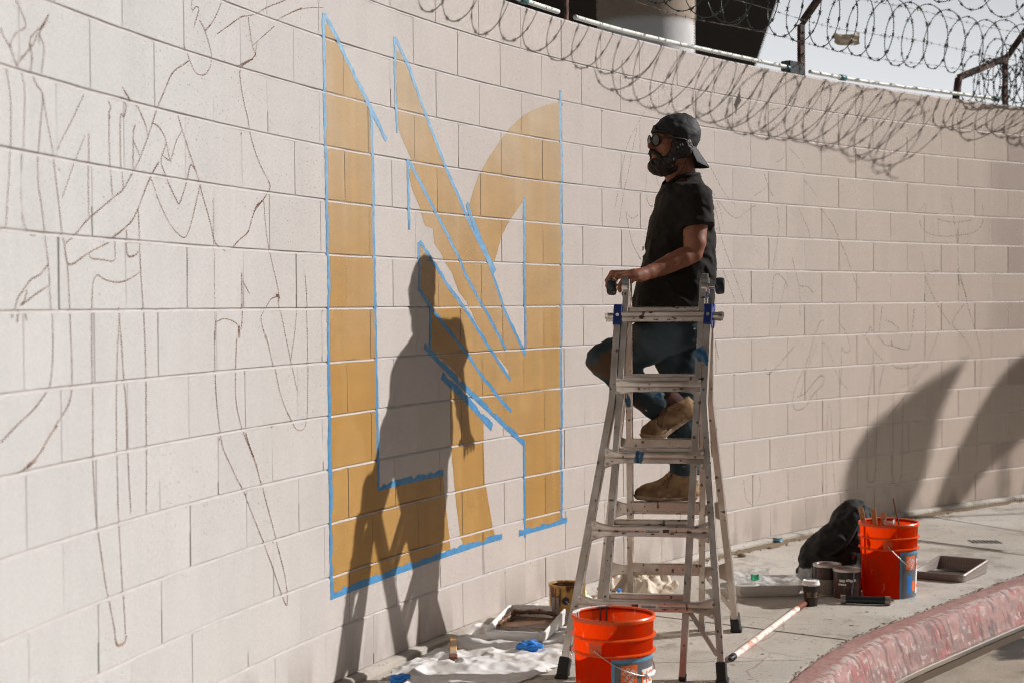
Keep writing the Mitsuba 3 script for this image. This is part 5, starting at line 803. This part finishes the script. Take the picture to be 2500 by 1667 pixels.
solid("paint_stick", beam((.22, 7.36, .006), (.13, 7.30, .03), .035, .004, V(.5, 1, 0)), "dark_wood", "brown paint-covered stick lying at the foot of the gold can", "stick")
cu = (1.430, 7.80, 0); t = thing("coffee_cup", "brown paper coffee cup with white lid on the sidewalk", "cup"); put(t, "cup", lathe([(.0, .002), (.028, .002), (.029, .0), (.041, .105)], 40, False, None, cu), "cup_brown", 30); put(t, "lid", lathe([(.0415, .100), (.0435, .102), (.0435, .108), (.041, .110), (.0395, .122), (.037, .124), (.035, .120), (.0, .119)], 40, False, None, cu), "cup_lid", 30)
sq = []
for a0 in (-1.15, -2.05):
    for zz in (.058, .048, .066):
        sq.append(tube(np.array([(cu[0] + (.0295 + .0117 * (zz / .105) + .0018) * math.cos(a0 + q), cu[1] + (.0295 + .0117 * (zz / .105) + .0018) * math.sin(a0 + q), zz + .0035 * math.sin(38 * q + zz * 200) + .006 * q) for q in np.linspace(-.26, .26, 26)]), .0010, 5))
put(t, "print", cat_mesh(*sq), "cup_print", True)
# roller trays
def tray(loc, ang, L, Wd, D, m, label, ribs=True, floor=None):
    t = thing("roller_tray", label, "tray", "paint roller trays"); R = np.array([[math.cos(ang), -math.sin(ang), 0], [math.sin(ang), math.cos(ang), 0], [0, 0, 1]]); n, k = 22, 26
    # deep end at +x; section: a rounded trough whose floor falls towards the deep end
    xs = np.linspace(0, 1, n); v = []; uv = []; rim = lambda x: .030 + (D - .030) * np.clip((x - .0) / .8, 0, 1)
    poly = sbox(-Wd / 2, 0, Wd / 2, L).buffer(-.02).buffer(.02)
    rings = []
    for (ins, zf) in ((0.0, 1.0), (.006, .985), (.016, .15), (.028, .0)):
        g = poly.buffer(-ins); c = np.array([g.exterior.interpolate(q, normalized=True).coords[0] for q in np.linspace(0, 1, 80, endpoint=False)])[::1 if g.exterior.is_ccw else -1]; fl = np.where(c[:, 1] / L < .30, .022, .022 - .020 * np.clip((c[:, 1] / L - .30) / .35, 0, 1)); top = D * (.55 + .45 * np.clip(c[:, 1] / L, 0, 1)); rings.append(np.c_[c, fl + (top - fl) * zf])
    g = np.array(rings); kk = 80; f = []
    for a in range(3):
        for j in range(kk): q = (j + 1) % kk; f += [[a * kk + j, a * kk + q, (a + 1) * kk + q], [a * kk + j, (a + 1) * kk + q, (a + 1) * kk + j]]
    lipo = np.array([np.r_[p[:2] * 1.0, p[2] - .006] for p in rings[0]]); cen = poly.centroid; lipo[:, :2] = (lipo[:, :2] - [cen.x, cen.y]) * 1.03 + [cen.x, cen.y]; base = lipo.copy(); base[:, 2] = .001; base[:, :2] = (base[:, :2] - [cen.x, cen.y]) * .95 + [cen.x, cen.y]
    g2 = np.vstack([g.reshape(-1, 3), lipo, base]); o = 4 * kk
    for j in range(kk): q = (j + 1) % kk; f += [[j, o + q, q], [j, o + j, o + q], [o + j, o + kk + q, o + q], [o + j, o + kk + j, o + kk + q]]
    f = np.array(f); uvs = np.c_[g2[:, 0] / Wd + .5, g2[:, 1] / L]; put(t, "shell", trimesh.Trimesh(xf(trimesh.Trimesh(g2, process=False), R, loc).vertices, f, process=False), m, 30) if not floor else put(t, "shell", trimesh.Trimesh(xf(trimesh.Trimesh(g2, process=False), R, loc).vertices, f, process=False), m, True, uv=uvs)
    U, W = np.meshgrid(np.linspace(-Wd / 2 + .027, Wd / 2 - .027, 14), np.linspace(.027, L - .027, 30), indexing="ij"); zz = np.where(W / L < .30, .0225, .0225 - .020 * np.clip((W / L - .30) / .35, 0, 1)) + .0005; vv = np.stack([U, W, zz], -1).reshape(-1, 3); i = (np.arange(13)[:, None] * 30 + np.arange(29)[None]).ravel(); F = np.stack([i, i + 30, i + 31, i + 1], 1)
    put(t, "floor", trimesh.Trimesh(xf(trimesh.Trimesh(vv, process=False), R, loc).vertices, np.vstack([F[:, [0, 1, 2]], F[:, [0, 2, 3]]]), process=False), floor or m, True, uv=np.c_[vv[:, 0] / Wd + .5, vv[:, 1] / L])
    if ribs:
        for q in np.linspace(.05, .145, 7): put(t, "rib", xf(bx((Wd - .07, .006, .006), (0, q * L / .4, .026), None, .002), R, loc), floor or m)
    return t, R
tl, RT = tray((-.005, 6.98, .012), -.26, .44, .27, .075, "white_tray", "roller tray caked in brown paint on the plastic sheet", True, "used_tray")
vv = [(-.108, .15), (.1, .13), (.108, .40), (-.1, .41)]; pud = rough_edge(Polygon(vv).buffer(.012), .012, .01, 4); pm = prism(pud, .022, .0245); put(tl, "wet_paint", xf(pm, RT, (-.005, 6.98, .012)), "brown_paint")
pm = prism(rough_edge(Polygon([(-.1, .05), (.1, .05), (.1, .15), (-.1, .16)]), .01, .01, 6), .0226, .0238); put(tl, "paint_film", xf(pm, RT, (-.005, 6.98, .012)), "gold_can")
lump = Field((-.16, .12, 0), (.16, .45, .09), .004).chain([(-.105, .16, .035), (-.108, .25, .04), (-.10, .38, .05), (0, .405, .052), (.09, .40, .045)], [.007, .009, .011, .010, .009], .01).noise(.012, 60, 2).mesh(2); put(tl, "paint_crust", xf(lump, RT, (-.005, 6.98, .012)), "brown_paint", True)
tray((2.215, 8.46, .0), -.62, .38, .27, .075, "tray_grey", "grey metal roller tray behind the right orange bucket", True)
# white tub full of plastic wrap
def tub(loc, ang, L, Wd, D, label):
    t = thing("plastic_tub", label, "tub"); R = np.array([[math.cos(ang), -math.sin(ang), 0], [math.sin(ang), math.cos(ang), 0], [0, 0, 1]]); poly = sbox(-L / 2, -Wd / 2, L / 2, Wd / 2).buffer(-.04).buffer(.04); rings = []
    for o, z in ((-.03, .001), (-.026, .004), (-.004, D - .006), (.006, D - .003), (.008, D), (.0, D + .001), (-.006, D - .004), (-.03, .008)):
        g = poly.buffer(o); c = np.array([g.exterior.interpolate(q, normalized=True).coords[0] for q in np.linspace(0, 1, 90, endpoint=False)]); rings.append(np.c_[c, np.full(90, z)])
    f = []
    for a in range(7):
        for j in range(90): q = (j + 1) % 90; f += [[a * 90 + j, a * 90 + q, (a + 1) * 90 + q], [a * 90 + j, (a + 1) * 90 + q, (a + 1) * 90 + j]]
    g2 = np.vstack(rings + [[[0, 0, .008]]]); f += [[7 * 90 + j, 7 * 90 + (j + 1) % 90, 720] for j in range(90)]; put(t, "shell", xf(trimesh.Trimesh(g2, f, process=False), R, loc), "white_tray", 35); return t
tub((1.262, 8.16, 0), .02, .35, .30, .062, "white plastic tub full of crumpled clear wrap right of the ladder")
solid("plastic_wrap", cat_mesh(rag((1.20, 8.22, .075), (.10, .07, .035), 21), rag((1.32, 8.14, .062), (.11, .09, .022), 23)), "film_plastic", "crumpled clear plastic wrap heaped in the white tub", "plastic wrap", 40)
solid("plastic_wrap", rag((1.455, 8.10, .075), (.035, .045, .05), 33), "film_plastic", "twist of clear plastic standing behind the coffee cup", "plastic wrap", 40)
solid("green_wrapper", rag((1.205, 8.10, .085), (.020, .012, .016), 5, 12), "green_plastic", "small green wrapper on top of the clear wrap in the tub", "wrapper", 50)
t = thing("plastic_bottle", "clear plastic bottle lying beside the right ladder foot and the tub", "bottle"); put(t, "shell", lathe([(.0, 0), (.030, .002), (.034, .010), (.034, .05), (.032, .06), (.034, .07), (.034, .12), (.018, .155), (.0125, .165), (.0125, .18)], 32, False, frame((.9, .5, .02)), (1.055, 8.02, .036)), "clear_plastic", 30); put(t, "cap", cyl(V(1.055, 8.02, .036) + unit(V(.9, .5, .02)) * .176, V(1.055, 8.02, .036) + unit(V(.9, .5, .02)) * .192, .014, 20), "white_tray", 40)
# black bag
G = Field((1.42, 7.95, -.02), (2.02, 8.95, .50), .009)
G.ball((1.74, 8.48, .12), (.20, .17, .15), .05).ball((1.79, 8.52, .25), (.12, .14, .16), .06).ball((1.61, 8.47, .12), (.10, .14, .11), .05).ball((1.58, 8.42, .055), (.10, .12, .055), .04).ball((1.72, 8.44, .22), (.13, .10, .08), .05).ball((1.64, 8.45, .22), (.035, .06, .025), .03).ball((1.70, 8.28, .05), (.14, .10, .05), .04).cut((0, 0, .002), (0, 0, -1))
folds(G, -.016, 9); G.noise(.008, 20, 2); t = thing("backpack", "black backpack slumped beside the right orange bucket", "bag"); put(t, "body", G.mesh(2), "bag_cloth", True)
put(t, "strap", tube(smooth_path([(1.60, 8.36, .15), (1.68, 8.30, .20), (1.76, 8.33, .30), (1.82, 8.40, .40)], 8), .010, 8), "bag_cloth", True); put(t, "strap", tube(smooth_path([(1.55, 8.30, .02), (1.62, 8.22, .05), (1.72, 8.20, .03), (1.76, 8.16, .012)], 8), .008, 8), "bag_cloth", True); put(t, "tag", beam((1.735, 8.292, .145), (1.745, 8.288, .175), .012, .002, V(1, 0, 0)), "dark_wood"); put(t, "buckle", bx((.05, .008, .012), (1.80, 8.18, .135), None, .002), "black_plastic")
# roller frame lying in front of the bucket
a, b = V(1.592, 7.835, .022), V(1.800, 7.790, .022); t = thing("roller_sleeve", "dark capped roller sleeve lying in front of the right orange bucket", "roller"); put(t, "sleeve", cyl(a, b, .019, 28), "dark_knob", 40); put(t, "cap", cyl(a - unit(b - a) * .012, a + unit(b - a) * .012, .022, 28), "tray_grey", 40); put(t, "cap", cyl(b - unit(b - a) * .014, b + unit(b - a) * .010, .022, 28), "tray_grey", 40); put(t, "tip", lathe([(.010, 0), (.012, .006), (.008, .016), (.0, .019)], 20, False, frame(b - a), b + unit(b - a) * .010), "chrome", 40)
put(t, "wire_frame", tube(smooth_path([a + V(.04, -.004, .024), a + V(.045, -.005, .06), a + V(.05, -.005, .10), a + V(.052, 0, .13)], 6), .003, 8), "label_grey", True)
# extension pole
t = thing("extension_pole", "whitish paint-smeared extension pole lying from the ladder foot to the coffee cup", "pole"); a, b = V(.872, 6.56, .016), V(1.405, 7.80, .016); d = b - a; put(t, "shaft", cyl(a + d * .03, a + d * .87, .0135, 18), "pole_paint", 40); put(t, "grip", cyl(a + d * .87, b, .0150, 18), "dark_wood", 40); put(t, "tip", lathe([(.0145, 0), (.0145, .03), (.010, .036), (.008, .06), (.0, .062)], 18, False, frame(-d), a + d * .045), "black_plastic", 40)
# the drop sheets
def wad(c, r, seed):
    m = trimesh.creation.icosphere(4, 1.0); v = np.array(m.vertices); a = np.abs(meshkit.fbm(v * 1.3 + seed, 2, seed) * 2 - 1); b = meshkit.fbm(v * 3 + seed, 2, seed + 1); m.vertices = v * (.60 + .85 * a + .35 * b)[:, None] * np.array([1.25, .9, .62]) * r + np.asarray(c); return m
def sheet(poly, amp, scale, seed, bsdf, label, cat, h0=.004, step=.011, ridge=1.0, press=None):
    x0, y0, x1, y1 = poly.bounds; P = rough_edge(poly, .022, .03, seed); xs, ys = np.arange(x0 - .03, x1 + .03, step), np.arange(y0 - .03, y1 + .03, step); X, Y = np.meshgrid(xs, ys, indexing="ij"); ins = shapely.contains_xy(P, X, Y); dist = shapely.distance(shapely.points(X, Y), P.exterior)
    q = np.stack([X, Y * .8, 0 * X + seed], -1); wv = meshkit.fbm(q * scale * .6 + 3, 2, seed + 3); q2 = q + .10 * wv[..., None]; a = 1 - np.abs(meshkit.fbm(q2 * scale, 4, seed) * 2 - 1) * 2.2; b = meshkit.fbm(q2 * scale * 2.7, 3, seed + 8); Z = h0 + amp * (np.clip(a, 0, 1) ** 2.6 * ridge * (.35 + 1.3 * np.clip(wv * 2 - .6, 0, 1)) + .22 * np.clip(1 - np.abs(b * 2 - 1) * 3.4, 0, 1) ** 1.3 + .10 * b) * np.clip(.25 + dist / .05, 0, 1) * (1 if press is None else np.clip(.12 + shapely.distance(shapely.points(X, Y), press) / .06, 0, 1)); sh = .018 * (meshkit.fbm(q * 14, 2, seed + 20) - .5)
    v = np.stack([X + sh, Y + sh * .6, Z], -1).reshape(-1, 3); n, m = X.shape; i = (np.arange(n - 1)[:, None] * m + np.arange(m - 1)[None]).ravel(); ok = ins.ravel(); F = np.stack([i, i + m, i + m + 1, i + 1], 1); F = F[ok[F].all(1)]; msh = trimesh.Trimesh(v, np.vstack([F[:, [0, 1, 2]], F[:, [0, 2, 3]]]), process=False); msh.remove_unreferenced_vertices(); return solid("drop_sheet", msh, bsdf, label, cat, 55)
sheet(Polygon([(-.60, 6.00), (-.50, 6.42), (-.40, 6.68), (-.30, 6.86), (-.25, 7.16), (-.16, 7.40), (-.06, 7.56), (.02, 7.74), (.10, 7.82), (.20, 7.60), (.30, 7.30), (.30, 6.95), (.22, 6.62), (.14, 6.42), (.05, 6.28), (-.15, 6.05), (-.35, 5.9)]), .032, 4.0, 4, "plastic_sheet", "crumpled white plastic drop sheet spread along the foot of the wall", "sheet", .004, .0075, 1.0, Polygon([(-.14, 7.02), (.13, 6.93), (.26, 7.35), (-.02, 7.46)]))
sheet(Polygon([(.27, 7.58), (.40, 8.05), (.50, 8.40), (.62, 8.52), (.76, 8.46), (.84, 8.24), (.80, 8.05), (.66, 7.94), (.48, 7.92), (.36, 7.60)]), .085, 6.5, 12, "canvas", "cream canvas cloth bunched on the ground behind the ladder", "cloth", .006, .010)
solid("tape_wad", wad((.062, 6.76, .035), .042, 7), "blue_plastic", "wad of bright blue tape on the plastic sheet left of the ladder foot", "tape", 50); solid("tape_wad", wad((.495, 8.02, .045), .03, 9), "blue_plastic", "wad of blue tape on the canvas cloth behind the ladder", "tape", 50); solid("tape_wad", wad((-.44, 6.20, .03), .035, 13), "blue_plastic", "wad of blue tape at the bottom edge of the plastic sheet", "tape", 50)
solid("wrapper", rag((1.59, 9.86, .015), (.045, .03, .014), 15, 14), "label_blue", "pale blue wrapper on the sidewalk at the foot of the wall", "wrapper", 50)
t = thing("paint_brush", "flat wooden paint brush lying on the plastic sheet", "brush"); a, b = V(-.262, 6.87, .052), V(-.252, 6.62, .040); put(t, "handle", beam(a, b, .030, .008, V(1, 0, 0), .003), "wood"); put(t, "ferrule", beam(b, b + (b - a) * .13, .034, .012, V(1, 0, 0), .002), "tin"); put(t, "bristles", beam(b + (b - a) * .13, b + (b - a) * .34, .034, .011, V(1, 0, 0), .003), "dark_wood")
for k, (c, w_) in enumerate((((1.03, 6.72), "nearest the camera"), ((1.22, 7.02), "second nearest the camera"), ((1.52, 7.30), "close to the kerb"), ((1.02, 7.62), "just behind the rear ladder foot"), ((1.66, 7.62), "in front of the dark roller sleeve"))): solid("paint_flake", xf(trimesh.creation.icosphere(1, .006), np.diag([1.6, .9, .25]), (*c, .002)), "paper_label" if k % 2 else "leaf_litter", "small flake of litter on the sidewalk, " + w_, "litter", True, "flakes of litter on the sidewalk")
# ---------------------------------------------------------------- beyond the right edge: two roadside boards on posts whose soft shadows fall on the wall and the sidewalk
PANELS = [[(9.73, -2.14), (9.741, -2.096), (9.77, -1.879), (9.825, -1.793), (9.92, -1.736), (10.039, -1.749), (10.169, -1.767), (10.321, -1.801), (10.504, -1.875), (10.486, -1.916), (10.419, -1.981), (10.364, -2.057), (10.32, -2.209), (10.282, -2.326), (10.231, -2.404), (10.18, -2.442), (10.12, -2.52), (9.90, -2.44)],
          [(10.29, -2.66), (10.319, -2.572), (10.393, -2.454), (10.467, -2.36), (10.563, -2.262), (10.668, -2.185), (10.736, -2.164), (10.836, -2.172), (11.06, -2.21), (11.06, -2.735), (10.818, -2.723), (10.678, -2.698), (10.562, -2.703), (10.442, -2.76)]]
_e1 = unit(np.cross(V(0, 0, 1), SUN)); _e2 = np.cross(SUN, _e1)
for i, o in enumerate(PANELS):
    t = thing("roadside_board", ("weathered board on a post outside the frame, whose shadow lies low on the wall", "second board outside the frame, its shadow at the right end of the wall")[i], "board")
    g = Polygon(o).buffer(.02).buffer(-.02); m = prism(g, 0, .10); R = np.stack([_e1, _e2, SUN], 1); put(t, "board", xf(m, R, SUN * (13.0 + .3 * i)), "pier_dark"); c = R @ V(g.centroid.x, g.centroid.y, 13.0 + .3 * i); put(t, "post", cyl((c[0] + .1, c[1], -.3), (c[0] + .1, c[1], c[2]), .025, 10), "rusty_steel")
